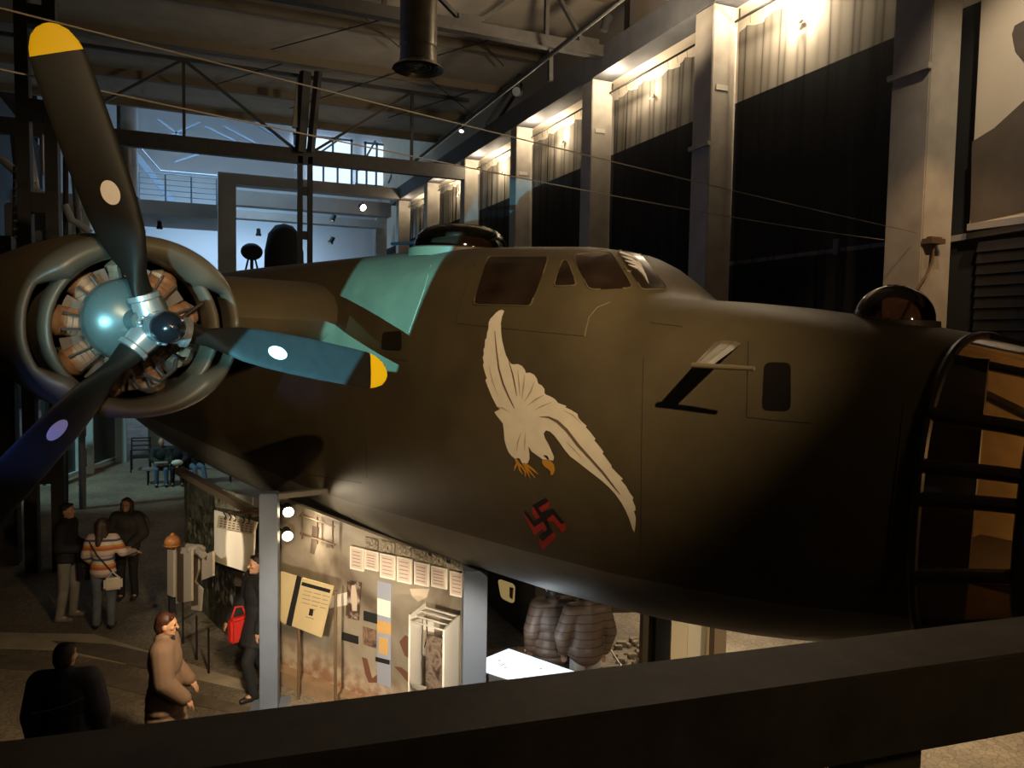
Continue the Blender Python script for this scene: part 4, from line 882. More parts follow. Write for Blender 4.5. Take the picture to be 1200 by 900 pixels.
# thin uprights in front of the mural, with rails up by the lamps
for px, y0, y1, lab in ((350, 738, 787, 'shorter thin upright carrying the yellow notice board'), (393, 692, 806, 'taller thin upright right of the yellow notice board')):
    bm = NB(); q = onW(px, y1, .28); top = onW(px, y0, .28); tube(bm, [V((q.x, q.y, 0)), V((q.x, q.y, top.z))], .018, 8); tag(obj('thin_upright', bm, mat('bronze_upright', (.20, .13, .075), .45, .4), None, True), lab, 'post', 'thin uprights')
bm = NB()
for ys in ((604, 618), (625, 640)): tube(bm, [onW(352, ys[0], .04), onW(392, ys[1]-1, .04)], .012, 6)
for x in (354, 372, 390): tube(bm, [onW(x, 600+(x-354)*.3, .04), onW(x, 632+(x-354)*.3, .04)], .01, 6)
tag(obj('hanging_rack', bm, mat('bronze_upright', (.20, .13, .075)), None), 'thin metal hanging rack at the top left of the mural wall', 'rack')
# notice board
o_ = .34
t = thing('notice_board', 'tilted yellow notice board with a black stripe and lines of print before the mural', 'board', onW(362, 740, o_))
def nb(pxs, off, m, name, th=.01): obj(name, wplate(pxs, off, th), m, t)
YB = mat('yellowed_board', (.62, .49, .27), .6, noise=.05, nscale=4)
nb([(329, 670), (349, 676), (335, 732), (328, 728)], o_, YB, 'left_leaf', .02)
nb([(353, 677), (390, 687), (376, 747), (341, 733)], o_, YB, 'right_leaf', .02)
nb([(348, 674), (353, 677), (341, 734), (335, 732)], o_+.01, BLACKP, 'black_stripe', .024)
nb([(354, 682), (387, 691), (386, 695), (353, 686)], o_+.006, BLACKP, 'heading_bar', .008)
for q in range(5):
    for (u0, u1) in (((.12, .36), (.42, .64), (.70, .92)), ((.10, .34), (.40, .66), (.72, .9)), ((.12, .36), (.42, .68), (.72, .93)), ((.14, .38), (.44, .62), (.70, .9)), ((.40, .58),))[q]:
        y = 690.5+q*4.6; x_ = 352-q*1.1
        nb([(x_+37*u0, y+9.5*u0), (x_+37*u1, y+9.5*u1), (x_+37*u1, y+9.5*u1+.9), (x_+37*u0, y+9.5*u0+.9)], o_+.006, INK, 'print_line', .008)
nb([(363, 713), (367, 714), (366, 722), (361.5, 721)], o_+.006, BLACKP, 'small_figure', .008)
nb([(358, 722), (368, 725), (367.6, 726), (357.6, 723)], o_+.006, INK, 'print_line', .008)
# two lamps shining on the mural
for px, py, lab in ((337, 597, 'upper of two glaring lamps beside the left prop post'), (336, 625, 'lower of two glaring lamps beside the left prop post')):
    c = onW(px, py, .16); t = thing('exhibit_lamp', lab, 'lamp', c, 'glaring exhibit lamps'); d = (wd*.55+wn*.35+V((0, 0, -.1))).normalized()
    bm = NB(); lathe(bm, [(.03, -.22), (.05, -.2), (.06, -.06), (.075, 0), (.07, .0), (.05, -.05), (.01, -.05)], c+d*.1, d, 16); obj('housing', bm, BLACKP, t, True)
    bm = NB(); sph(bm, c+d*.085, (.062, .062, .055), 14); obj('bulb', bm, mat('exhibit_bulb', (1, .9, .7), .4, emit=(1, .80, .50), es=22), t, True)
    bm = NB(); tube(bm, [c-d*.05, onW(px-12, py-6, .16)], .015, 6); obj('arm', bm, BLACKP, t)
# display case
oc_ = .55
CW = mat('case_white_board', (.80, .74, .66), .55); t = thing('display_case', 'white open-topped display case with a dark photograph inside, left of the right prop post', 'case', onW(510, 800, oc_))
cA, cB, cC, cD = onW(481, 727, oc_), onW(521, 738, oc_), onW(540, 733, .18), onW(499, 715, .18)
Pz = lambda p, z: V((p.x, p.y, z))
zt_ = cB.z; zb_ = .22; g = (cB-cA); g.z = 0; dd = (cD-cA); dd.z = 0; c0 = Pz(cA, zt_)
def vpl(p, q, z0, z1, th, nm, m, par=t):
    d = (q-p).normalized(); n = V((-d.y, d.x, 0))*th; bm = NB(); prism(bm, [Pz(p, z0), Pz(q, z0), Pz(q, z1), Pz(p, z1)], n); return obj(nm, bm, m, par)
q0, q1, q2, q3 = c0, c0+g, c0+g+dd, c0+dd
vpl(q0, q3, zb_, zt_+.05, .02, 'left_side', CW); vpl(q1, q2, zb_+.35, zt_, .02, 'right_side', CW); vpl(q3, q2, zb_, zt_, .02, 'back', mat('case_grey_back', (.42, .36, .30), .6))
bm = NB(); prism(bm, [Pz(q0, zb_), Pz(q1, zb_), Pz(q2, zb_), Pz(q3, zb_)], (0, 0, .03)); obj('case_floor', bm, CW, t)
bm = NB(); prism(bm, [Pz(q0, 0), Pz(q1, 0), Pz(q2, 0), Pz(q3, 0)], (0, 0, zb_)); obj('base', bm, mat('dark_case_base', (.05, .045, .04), .6), t)
for u in (.0, .35, .7, 1.0):
    bm = NB(); tube(bm, [Pz(q0.lerp(q3, u), zt_-.01), Pz(q1.lerp(q2, u), zt_-.01)], .009, 6); obj('top_bar', bm, CW, t)
vpl(q0.lerp(q1, .42)+dd*.12, q1.lerp(q0, .02)+dd*.10, zb_+.05, zt_-.12, .015, 'photograph', pic('case_photo', [(.03, .02, .015), (.10, .06, .04), (.34, .25, .19), (.05, .035, .03)], 8, 4))
vpl(q0.lerp(q1, .10)+dd*.6, q0.lerp(q1, .42)+dd*.6, zt_-.45, zt_-.06, .01, 'white_sheet', CW)
bm = NB(); c = Pz(q0.lerp(q1, .5)+dd*.35, zt_-.32); lathe(bm, [(.03, -.04), (.06, -.04), (.06, .04), (.03, .04), (.03, -.04)], c, g, 14, False); obj('white_reel', bm, CW, t, True)
bm = NB(); tube(bm, [Pz(q0.lerp(q1, .2)+dd*.6, zt_-.05), Pz(q0.lerp(q1, .28)+dd*.5, zt_-.2), Pz(q0.lerp(q1, .2)+dd*.5, zt_-.34)], .006, 5); obj('cord', bm, BLACKP, t)
bm = NB(); prism(bm, [onW(481, 800, .6), onW(500, 806, .6), onW(496, 812, .6), onW(484, 806, .6)], (0, 0, .01)); obj('floor_grille', bm, mat('lit_grille', (.8, .76, .66), .5), t)
# collage wall left of the post
a2, b2 = flo(217, 697), flo(288, 767); cd_ = (b2-a2).normalized(); cn = V((cd_.y, -cd_.x, 0)); cn = cn if cn.dot(EYE-a2) > 0 else -cn
def onC(px, py, off=0): return hit(px, py, a2+cn*off, cn)
def cplate(pxs, off, th=.012):
    bm = NB(); prism(bm, [onC(x, y, off) for x, y in pxs], cn*(-th)); return bm
t = thing('collage_wall', 'dark photo collage wall left of the left prop post', 'wall panel', (a2+b2)/2)
e2_ = a2+cd_*3.55
bm = NB(); prism(bm, [a2, e2_, e2_+V((0, 0, 2.02)), a2+V((0, 0, 2.02))], -cn*.08); obj('board', bm, pic('collage_green', [(.010, .012, .008), (.035, .038, .026), (.12, .12, .085), (.018, .018, .014)], 3.5, 1), t)
bm = NB(); bar(bm, a2-cd_*.1+cn*.05+V((0, 0, 2.06)), e2_+cn*.05+V((0, 0, 2.06)), .14, .09); obj('top_rail', bm, mat('brown_top_rail', (.15, .11, .075), .5), t)
G1 = pic('collage_olive', [(.03, .03, .02), (.16, .15, .10), (.34, .32, .22), (.06, .055, .04)], 6, 8)
for pxs, m in (([(219, 560), (248, 570), (248, 596), (219, 590)], pic('collage_a', [(.012, .013, .009), (.07, .07, .05), (.15, .15, .11)], 7, 3)), ([(252, 571), (274, 577), (274, 598), (252, 594)], G1), ([(275, 578), (296, 583), (296, 603), (275, 599)], mat('grey_blank_print', (.36, .34, .32), .6)), ([(297, 584), (307, 587), (307, 604), (297, 602)], mat('grey_blank_print', (.36, .34, .32))),
               ([(219, 606), (249, 613), (249, 640), (219, 634)], pic('collage_b', [(.01, .011, .008), (.05, .05, .035), (.30, .27, .17)], 8, 9)), ([(224, 640), (249, 646), (249, 690), (224, 684)], pic('collage_c', [(.008, .008, .007), (.05, .05, .045), (.16, .15, .13)], 9, 12)), ([(252, 662), (275, 668), (275, 712), (252, 706)], pic('collage_d', [(.008, .008, .008), (.05, .05, .05), (.40, .38, .36)], 8, 15)), ([(272, 668), (296, 674), (296, 690), (272, 686)], mat('grey_blank_print', (.36, .34, .32)))):
    obj('print', cplate(pxs, .02), m, t)
t = thing('white_document_board', 'bright white board with a typed punched sheet, tilted on the collage wall', 'board', onC(275, 672, .25))
def wb(pxs, off, m, nm, th=.008): obj(nm, cplate(pxs, off, th), m, t)
WBD = mat('bright_white_board', (.88, .82, .70), .6)
wb([(251, 598), (301, 612), (298, 622), (296, 673), (251, 658)], .25, WBD, 'board', .02)
wb([(256, 604), (299, 612), (296, 626), (254, 618)], .27, mat('typed_sheet', (.50, .42, .31), .6), 'typed_sheet')
for q in range(8):
    for r in range(4):
        x = 258+q*5+r*-.3; y = 607+r*2.9+q*.95; wb([(x, y), (x+2.6, y+.5), (x+2.5, y+1.6), (x-.1, y+1.1)], .275, mat('sheet_holes', (.10, .07, .05), .7), 'punched_hole', .004)
wb([(298, 650), (307, 646), (304, 680), (291, 690)], .2, mat('brown_card', (.24, .17, .10), .7), 'brown_card')
bm = NB(); tube(bm, [onC(268, 600, .28), onC(283, 601, .3), onC(308, 600, .3)], .02, 6); obj('hanging_bar', bm, mat('bronze_upright', (.20, .13, .075)), t)
bm = NB()
for x in (262, 268, 274, 284, 290): tube(bm, [onC(x, 601+(x-262)*.2, .285), onC(x+3, 605+(x-262)*.2, .285), onC(x+1, 608+(x-262)*.2, .285)], .008, 5)
obj('binder_clips', bm, BLACKP, t)
# folding grey display stands with an orange helmet on top
t = thing('folding_display_stand', 'grey folding display stand of narrow panels at the left end of the collage wall', 'stand', onC(214, 712, .5))
for pxs, off, m in (([(196, 644), (203, 645), (203, 700), (196, 697)], .75, mat('grey_stand_panel', (.36, .30, .24), .6)), ([(204, 640), (224, 644), (224, 704), (204, 708)], .6, mat('pale_stand_panel', (.46, .39, .32), .6)), ([(225, 648), (232, 646), (232, 668), (225, 690)], .5, mat('grey_stand_panel', (.36, .30, .24))), ([(234, 652), (249, 646), (249, 675), (236, 680)], .45, mat('pale_stand_panel', (.46, .39, .32))), ([(226, 680), (236, 690), (234, 716), (224, 714)], .5, mat('pale_stand_panel', (.46, .39, .32)))):
    bm = cplate(pxs, off, .03); obj('panel', bm, m, t)
bm = NB(); tube(bm, [onC(216, 640, .5), onC(228, 642, .5), onC(238, 650, .5)], .05, 8); sph(bm, onC(230, 644, .5), (.12, .1, .07)); obj('draped_cloth', bm, mat('grey_draped_cloth', (.30, .26, .22), .8), t, True)
for x in (198, 214, 230, 244):
    bm = NB(); q = onC(x, 690, .58); tube(bm, [V((q.x, q.y, 0)), V((q.x, q.y, .6))], .015, 6); obj('leg', bm, BLACKP, t)
c = onC(202, 635, .7); bm = NB(); sph(bm, c, (.105, .105, .10)); sph(bm, c+V((0, 0, .10)), (.03, .03, .03)); lathe(bm, [(.112, -.05), (.12, -.045), (.112, -.035)], c, n=20, cap=False); tag(obj('orange_helmet', bm, mat('orange_helmet', (.34, .13, .035), .45), None, True), 'round orange helmet-like object on the folding display stand', 'helmet')
bm = NB(); q = onC(207, 632, .7); box(bm, V((c.x, c.y, (c.z-.1)/2)), (.07, .07, c.z-.1)); tag(obj('helmet_pedestal', bm, BLACKP), 'narrow black pedestal beneath the orange helmet', 'pedestal')
# black exhibit box with a lit porthole
f = flo(626, 757); t = thing('black_exhibit_box', 'tall black exhibit box with a round-cornered lit window, behind the right prop post', 'exhibit', (f.x+.35, f.y+1, 0))
bm = NB(); box(bm, (f.x+.33, f.y+1.0, .95), (.66, 2.0, 1.9), bev=.01); obj('body', bm, mat('black_box_paint', (.035, .027, .02), .5), t)
xw = f.x-.012; bm = NB(); prism(bm, [onX(x, y, xw) for x, y in rrect([(581, 676), (606, 684), (605, 712), (585, 703)], 5)], (.02, 0, 0)); obj('window_rim', bm, BLACKP, t)
bm = NB(); prism(bm, [onX(x, y, xw-.012) for x, y in rrect([(583, 678), (603, 685), (602, 708), (587, 701)], 5)], (.02, 0, 0)); obj('lit_window', bm, mat('porthole_glow', (.4, .3, .12), .4, emit=(.75, .52, .20), es=.32), t)
bm = NB(); prism(bm, [onX(x, y, xw-.03) for x, y in ((597, 688), (601, 689), (600, 702), (597, 700))], (.015, 0, 0)); obj('instrument', bm, mat('instrument_brass', (.5, .38, .15), .4, .4), t)
# glowing map table
TZ = .9; T4 = [flo(x, y, TZ) for x, y in ((596, 760), (677, 788), (604, 798), (547, 780))]; cen = sum(T4, V((0, 0, 0)))/4
t = thing('light_table', 'glowing white map table in front of the two visitors in puffer jackets', 'table', (cen.x, cen.y, 0))
out = [cen+(p-cen)*1.06 for p in T4]
bm = NB(); prism(bm, [p+V((0, 0, -.01)) for p in out], (0, 0, -.09)); obj('table_body', bm, mat('table_grey', (.10, .10, .11), .45), t)
bm = NB(); prism(bm, [cen+(p-cen)*.7-V((0, 0, .1)) for p in T4], (0, 0, -.8)); obj('pedestal', bm, BLACKP, t)
def mapglow():
    m, nt, b = nodes_mat('map_glow', .3); L = nt.links.new
    tc = nt.nodes.new('ShaderNodeTexCoord'); n = nt.nodes.new('ShaderNodeTexNoise'); n.inputs['Scale'].default_value = 7; n.inputs['Detail'].default_value = 6
    r = nt.nodes.new('ShaderNodeValToRGB'); r.color_ramp.elements[0].position = .34; r.color_ramp.elements[1].position = .5; r.color_ramp.elements[0].color = (.45, .68, .82, 1); r.color_ramp.elements[1].color = (.92, .97, 1, 1)
    L(tc.outputs['Object'], n.inputs['Vector']); L(n.outputs['Fac'], r.inputs['Fac']); L(r.outputs['Color'], b.inputs['Emission Color']); b.inputs['Emission Strength'].default_value = 1.25; b.inputs['Base Color'].default_value = (.3, .3, .3, 1); return m
bm = NB(); prism(bm, T4, (0, 0, -.01)); obj('glowing_map', bm, mapglow(), t)
for u, v, l in ((.35, .62, .07), (.45, .66, .05), (.42, .5, .03), (.72, .3, .04), (.2, .5, .03)):
    p = T4[0].lerp(T4[1], u).lerp(T4[3].lerp(T4[2], u), v); bm = NB(); box(bm, p+V((0, 0, .002)), (l, .012, .003), rz=.4); obj('map_mark', bm, INK, t)
# posts and pale boards at the right under the nose
def stand(px0, px1, dep, z1, m, name, lab, cat, grp=None):
    p = EYE+ray((px0+px1)/2, 752)*dep; w_ = (px1-px0)/F*dep*.99; bm = NB(); box(bm, (p.x, p.y, z1/2), (w_, .22, z1), rz=-radians(22)); tag(obj(name, bm, m), lab, cat, grp)
OLV = mat('olive_brown_board', (.17, .13, .075), .6); PALE = mat('pale_lit_board', (.80, .72, .54), .6)
stand(751, 766, 9.3, 2.2, OLV, 'upright_board', 'narrow olive upright board right of the visitors under the nose', 'board')
stand(766, 783, 9.1, 2.2, BLACKP, 'upright_board', 'black upright board beside the narrow olive one under the nose', 'board')
stand(784, 803, 9.5, 2.2, mat('cream_lit_board', (.66, .55, .36), .6), 'pale_panel', 'cream panel left of the brightest panel under the nose', 'panel')
stand(803, 834, 9.7, 2.2, PALE, 'pale_panel', 'brightest pale panel under the nose', 'panel')
stand(834, 848, 9.4, 2.2, mat('brown_post_paint', (.20, .14, .08), .6), 'brown_post', 'brown post right of the brightest pale panel', 'post')
bm = NB(); random.seed(5)
for i in range(26):
    p = flo(random.uniform(722, 752), random.uniform(752, 778)); s_ = random.uniform(.03, .09); box(bm, p+V((0, 0, s_*.4)), (s_*1.6, s_, s_), rz=random.uniform(0, 3), bev=.008)
o = tag(obj('rubble', bm, mat('rubble_grey', (.22, .18, .13), .8, noise=.3)), 'small heap of loose rubble on the floor right of the visitors', 'rubble'); o['kind'] = 'stuff'
bm = NB(); tube(bm, [flo(713, 758, .25), flo(730, 784, .02)], .014, 6); tag(obj('white_stick', bm, CW, None, True), 'thin pale stick lying aslant by the rubble', 'stick')
p = EYE+ray(737, 728)*12.3; bm = NB(); box(bm, (p.x, p.y, 1.0), (1.6, .1, 2.0), rz=-.3); tag(obj('dark_print_board', bm, pic('dark_scene', [(.012, .010, .008), (.045, .035, .025), (.10, .09, .06)], 6, 21)), 'dark printed board behind the rubble', 'board')
# bench and chair far away
f = flo(207, 567); bdir = V((1, -.12, 0)).normalized(); t = thing('slatted_bench', 'low dark bench far under the tail with seated visitors', 'bench', (f.x, f.y, 0))
bc = V((f.x+.35, f.y, 0))
for j in range(4):
    bm = NB(); c = bc+V((0, .12*j-.1, .43)); bar(bm, c-bdir*1.25, c+bdir*1.25, .09, .04); obj('seat_slat', bm, mat('bench_wood', (.20, .20, .19), .6), t)
for s in (-1.1, 1.1):
    for y in (-.1, .26):
        bm = NB(); c = bc+bdir*s+V((0, y, 0)); tube(bm, [c, c+V((0, 0, .43))], .025, 6); obj('leg', bm, BLACKP, t)
f2_ = flo(165, 552); t = thing('metal_chair', 'black metal armchair left of the bench', 'chair', f2_)
for sx in (-.26, .26):
    bm = NB(); tube(bm, [f2_+V((sx, -.25, 0)), f2_+V((sx, -.2, .45)), f2_+V((sx, -.2, .66)), f2_+V((sx, .25, .66))], .022, 6); obj('front_leg', bm, BLACKP, t)
    bm = NB(); tube(bm, [f2_+V((sx, .35, 0)), f2_+V((sx, .25, .45)), f2_+V((sx, .34, 1.0))], .022, 6); obj('back_leg', bm, BLACKP, t)
bm = NB(); box(bm, f2_+V((0, .02, .45)), (.52, .5, .04)); obj('seat', bm, BLACKP, t)
bm = NB(); 
for z in (.62, .76, .90, .99): tube(bm, [f2_+V((-.26, .29+(z-.6)*.15, z)), f2_+V((.26, .29+(z-.6)*.15, z))], .02, 6)
obj('back_rails', bm, BLACKP, t)
#PART4
# ==================================================================== PEOPLE
TS = bpy.data.scenes.new('workbench')
def blob(items, vox, smooth=4):
    bm = NB()
    for it in items:
        if it[0] == 'c':
            _, p, r, q, s = it; p, q = V(p), V(q); d = q-p
            sph(bm, p, r, 12); sph(bm, q, s, 12)
            if d.length > 1e-4: tube(bm, [p, q], [r, s], 12)
        else:
            R = it[3] if len(it) > 3 else None; sph(bm, it[1], it[2], 16, R)
    me = bpy.data.meshes.new('tmp'); bm.to_mesh(me); bm.free(); o = bpy.data.objects.new('tmp', me); TS.collection.objects.link(o)
    m = o.modifiers.new('r', 'REMESH'); m.mode = 'VOXEL'; m.voxel_size = vox
    s = o.modifiers.new('s', 'SMOOTH'); s.iterations = smooth; s.factor = .5
    with bpy.context.temp_override(scene=TS, view_layer=TS.view_layers[0]): dg = bpy.context.evaluated_depsgraph_get()
    me2 = bpy.data.meshes.new_from_object(o.evaluated_get(dg)); bpy.data.objects.remove(o); bpy.data.meshes.remove(me)
    out = NB(); out.from_mesh(me2); bpy.data.meshes.remove(me2); return out
SKIN = mat('skin', (.52, .30, .20), .5)
def hand(w, d, side, up_=V((0, 0, 1)), curl=.5):
    """palm and five unequal bent fingers"""
    w = V(w); d = V(d).normalized(); sx = d.cross(V(up_)); sx = sx.normalized() if sx.length > .1 else V((1, 0, 0)); n = sx.cross(d)
    it = [('c', w, .024, w+d*.085, .030), ('c', w+sx*.015, .02, w+d*.08+sx*.025, .018), ('c', w-sx*.015, .02, w+d*.08-sx*.025, .018)]
    for i, L in enumerate((.070, .080, .075, .058)):
        b = w+d*.088+sx*(-.03+.02*i)*side; p1 = b+d*L*.45-n*L*.1*curl; p2 = p1+d*L*.32-n*L*.35*curl; p3 = p2+d*L*.15-n*L*.35*curl
        it += [('c', b, .0105, p1, .010), ('c', p1, .010, p2, .0095), ('c', p2, .0095, p3, .0085)]
    b = w+d*.025-sx*.028*side; p1 = b+d*.03-sx*.03*side; p2 = p1+d*.035-sx*.006*side-n*.01
    it += [('c', b, .014, p1, .012), ('c', p1, .012, p2, .010)]
    return it
def person(label, pos, face, H=1.74, turn=0, tilt=0, armL=((-.25, -.02, 1.16), (-.24, .08, .92)), armR=((.25, -.02, 1.16), (.24, .08, .92)), legL=((-.10, .03, .48), (-.11, -.02, .08)), legR=((.10, .03, .48), (.11, -.02, .08)), hip=.92, lean=0, shift=(0, 0), female=False,
           top=None, coat=None, trou=None, shoe=(.02, .017, .015), hair=(.03, .018, .012), longhair=False, bald=False, group=None, skirt=None, puff=.02, toe=None):
    s = H/1.75; k = hip-.92; face = V((face[0], face[1], 0)).normalized(); rz = atan2(face.y, face.x)-pi/2
    W = M.Translation(V(pos)) @ M.Rotation(rz, 4, 'Z') @ M.Scale(s, 4)
    Wn = M.Translation(V(pos)) @ M.Rotation(rz, 4, 'Z')
    t = thing('person', label, 'person', mtx=Wn, group=group)
    def up_(p): p = V(p); return V((p.x+shift[0]*(p.z-.9), p.y+lean*(p.z-.92), p.z+k))
    def E(p): return up_(p)
    sw = .165 if female else .185
    AL = [E((-sw, 0, 1.415)), E(armL[0]), E(armL[1])]; AR = [E((sw, 0, 1.415)), E(armR[0]), E(armR[1])]
    LL = [V((-.095, 0, hip)), V(legL[0]), V(legL[1])]; LR = [V((.095, 0, hip)), V(legR[0]), V(legR[1])]
    hc = E((0, .015, 1.635)); HR = M.Translation(hc) @ M.Rotation(radians(turn), 4, 'Z') @ M.Rotation(radians(tilt), 4, 'X')
    R3 = HR.to_3x3().to_4x4(); hp = lambda x, y, z: HR @ V((x, y, z))
    B = [('e', hc, (.074, .094, .114), R3), ('e', hp(0, .028, -.065), (.054, .060, .052), R3), ('c', hp(0, .088, .012), .011, hp(0, .112, -.022), .015), ('e', hp(-.077, -.005, -.01), (.012, .024, .032), R3), ('e', hp(.077, -.005, -.01), (.012, .024, .032), R3),
         ('e', hp(0, .088, -.055), (.024, .010, .008), R3), ('c', hp(-.035, .083, .03), .011, hp(.035, .083, .03), .011), ('e', hp(0, .078, -.092), (.022, .016, .016), R3), ('e', hp(-.042, .066, -.02), (.022, .018, .02), R3), ('e', hp(.042, .066, -.02), (.022, .018, .02), R3),
         ('c', E((0, -.012, 1.42)), .062, hp(0, -.015, -.06), .052)]
    tor = [(E((0, 0, 1.28)), (.165, .108, .19)), (E((0, 0, 1.08)), (.145 if not female else .13, .10, .17)), (E((0, -.01, .94)), (.16, .112, .12))]
    B += [('e', c, r) for c, r in tor]+[('c', AL[0], .055, AR[0], .055)]
    for arm, sd in ((AL, 1), (AR, -1)):
        B += [('c', arm[0], .052, arm[1], .040), ('c', arm[1], .040, arm[2], .027)]; B += hand(arm[2], arm[2]-arm[1], sd)
    for leg in (LL, LR):
        B += [('c', leg[0], .085, leg[1], .055), ('c', leg[1], .055, leg[2], .038), ('c', leg[2], .038, leg[2]+V((0, .14, -.05)), .03)]
    def put(nm, items, vox, m, sm=4, lab=None):
        bm = blob(items, vox, sm); bmesh.ops.transform(bm, matrix=M.Scale(s, 4), verts=bm.verts); return obj(nm, bm, m, t, True, local=True, label=lab)
    put('body', B, .0095, SKIN, 2)
    bm = NB()
    for sx in (-.031, .031): sph(bm, hp(sx, .086, .008), (.011, .008, .008), 8, R3)
    bmesh.ops.transform(bm, matrix=M.Scale(s, 4), verts=bm.verts); obj('eyes', bm, mat('dark_eye', (.03, .02, .015), .2), t, True, local=True)
    o = puff
    if trou:
        I = [('e', tor[2][0], (.165+.015, .12+.012, .125)), ('e', E((0, 0, 1.0)), (.15, .108, .08))]
        for leg in (LL, LR): I += [('c', leg[0], .10, leg[1], .072), ('c', leg[1], .072, leg[2]+V((0, 0, -.01)), .06)]
        put('trousers', I, .014, trou)
    if top:
        I = [('e', c, (r[0]+o, r[1]+o, r[2]+o)) for c, r in tor]+[('c', AL[0], .062+o, AR[0], .062+o), ('c', E((0, -.015, 1.45)), .07+o*.5, E((0, -.015, 1.49)), .066+o*.4)]
        for arm in (AL, AR): I += [('c', arm[0], .062+o, arm[1], .048+o), ('c', arm[1], .048+o, arm[2], .034+o*.8)]
        if not skirt: I += [('e', E((0, 0, .915)), (.168+o, .118+o, .085)), ('e', E((0, 0, 1.0)), (.16+o, .112+o, .1))]
        if skirt:
            z = skirt; n = 5
            for i in range(n): u = i/(n-1); I += [('e', V((0, -.01, hip-.02)).lerp(V((0, .01, z)), u), (.17+o+.03*u, .125+o+.035*u, .10))]
        put('coat' if skirt else 'jacket', I, .014, top)
    sh = mat('shoe_%.3f' % shoe[0], shoe, .4)
    for leg in (LL, LR):
        I = [('c', leg[2]+V((0, -.03, -.035)), .045, leg[2]+V((0, .15, -.045)), .038), ('c', leg[2]+V((0, 0, .04)), .05, leg[2]+V((0, 0, -.03)), .046)]
        put('shoe', I, .012, sh)
    if not bald:
        hm = mat('hair_%.3f_%.3f' % hair[:2], hair, .55, noise=.3, nscale=30)
        I = [('e', hp(0, -.022, .030), (.083, .092, .098), R3), ('e', hp(0, -.04, -.02), (.078, .075, .085), R3), ('c', hp(-.045, .045, .082), .024, hp(.045, .045, .082), .024)]
        if longhair: I += [('c', hp(-.05, -.05, .02), .055, hp(-.075, -.04, -.22), .04), ('c', hp(.05, -.05, .02), .055, hp(.075, -.04, -.22), .04), ('c', hp(0, -.075, 0), .06, hp(0, -.10, -.28), .06), ('c', hp(-.072, .02, .03), .022, hp(-.085, .02, -.2), .022), ('c', hp(.072, .02, .03), .022, hp(.085, .02, -.2), .022)]
        put('hair', I, .012, hm)
    return t, W, E, hp, s
def extra(t, s, nm, bm, m, smooth=True, lab=None):
    bmesh.ops.transform(bm, matrix=M.Scale(s, 4), verts=bm.verts); return obj(nm, bm, m, t, smooth, local=True, label=lab)
DKJ = mat('near_black_cloth', (.013, .013, .017), .85); JEAN = mat('faded_jeans', (.10, .12, .15), .85, noise=.2, nscale=8); GTR = mat('grey_trousers', (.22, .21, .19), .85, noise=.2, nscale=6)
R_ = V((.92, -.39)); TOV = V((-.1, -1))
# striped knit
def stripes():
    m, nt, b = nodes_mat('striped_knit', .9); L = nt.links.new
    tc = nt.nodes.new('ShaderNodeTexCoord'); sp = nt.nodes.new('ShaderNodeSeparateXYZ'); mu = nt.nodes.new('ShaderNodeMath'); mu.operation = 'MULTIPLY'; mu.inputs[1].default_value = 3.6; fr = nt.nodes.new('ShaderNodeMath'); fr.operation = 'FRACT'
    r = nt.nodes.new('ShaderNodeValToRGB'); r.color_ramp.interpolation = 'CONSTANT'; e = r.color_ramp.elements
    cols = [(0, (.55, .44, .34)), (.22, (.40, .09, .05)), (.38, (.50, .22, .05)), (.50, (.55, .44, .34)), (.68, (.06, .06, .10)), (.80, (.42, .30, .28))]
    while len(e) < len(cols): e.new(.5)
    for q, (p, c) in zip(e, cols): q.position = p; q.color = (*c, 1)
    L(tc.outputs['Object'], sp.inputs[0]); L(sp.outputs[2], mu.inputs[0]); L(mu.outputs[0], fr.inputs[0]); L(fr.outputs[0], r.inputs['Fac']); L(r.outputs['Color'], b.inputs['Base Color']); return m
# standing group at left
f = flo(80, 726); t, W, E, hp, s = person('young man in a dark jacket and pale trousers, standing in profile with a folded coat', f, (.9, -.2), 1.77, turn=-8, top=DKJ, trou=GTR, armL=((-.24, -.02, 1.15), (-.1, .24, 1.08)), armR=((.26, -.02, 1.15), (.16, .25, 1.10)), legL=((-.1, .06, .48), (-.13, .02, .08)), legR=((.1, -.02, .48), (.12, -.08, .08)), shoe=(.18, .16, .14), puff=.035)
bm = NB(); 
for i in range(3): box(bm, E((.02, .26+.02*i, 1.0-.12*i)), (.34, .16, .2), bev=.05)
tube(bm, [E((.02, .27, 1.0)), E((.03, .25, .62))], [.14, .10], 12)
bmesh.ops.transform(bm, matrix=W, verts=bm.verts); tag(obj('folded_coat', bm, DKJ, None, True), 'dark folded coat draped over the arm of the man in profile', 'coat')
f = flo(122, 736); t, W, E, hp, s = person('woman from behind in a striped knit sweater and jeans, with a shoulder bag', f, (.25, 1), 1.63, turn=-15, top=stripes(), trou=JEAN, female=True, longhair=True, hair=(.035, .018, .010), armR=((.27, .08, 1.18), (.36, .30, 1.12)), armL=((-.25, .0, 1.16), (-.2, .16, 1.0)), shoe=(.008, .008, .009), puff=.03)
bm = NB(); tube(bm, [E((-.16, -.10, 1.40)), E((-.02, -.17, 1.2)), E((.15, -.16, .98)), E((.20, -.10, .86))], .010, 6); extra(t, s, 'bag_strap', bm, BLK)
bm = NB(); box(bm, E((.20, -.17, .76)), (.26, .09, .19), rz=.3, bev=.03); tube(bm, [E((.12, -.17, .85)), E((.2, -.19, .95)), E((.28, -.15, .85))], .012, 6); bmesh.ops.transform(bm, matrix=W, verts=bm.verts); tag(obj('shoulder_bag', bm, mat('beige_bag_leather', (.50, .42, .32), .5), None, True), 'beige shoulder bag on the hip of the woman in stripes', 'bag')
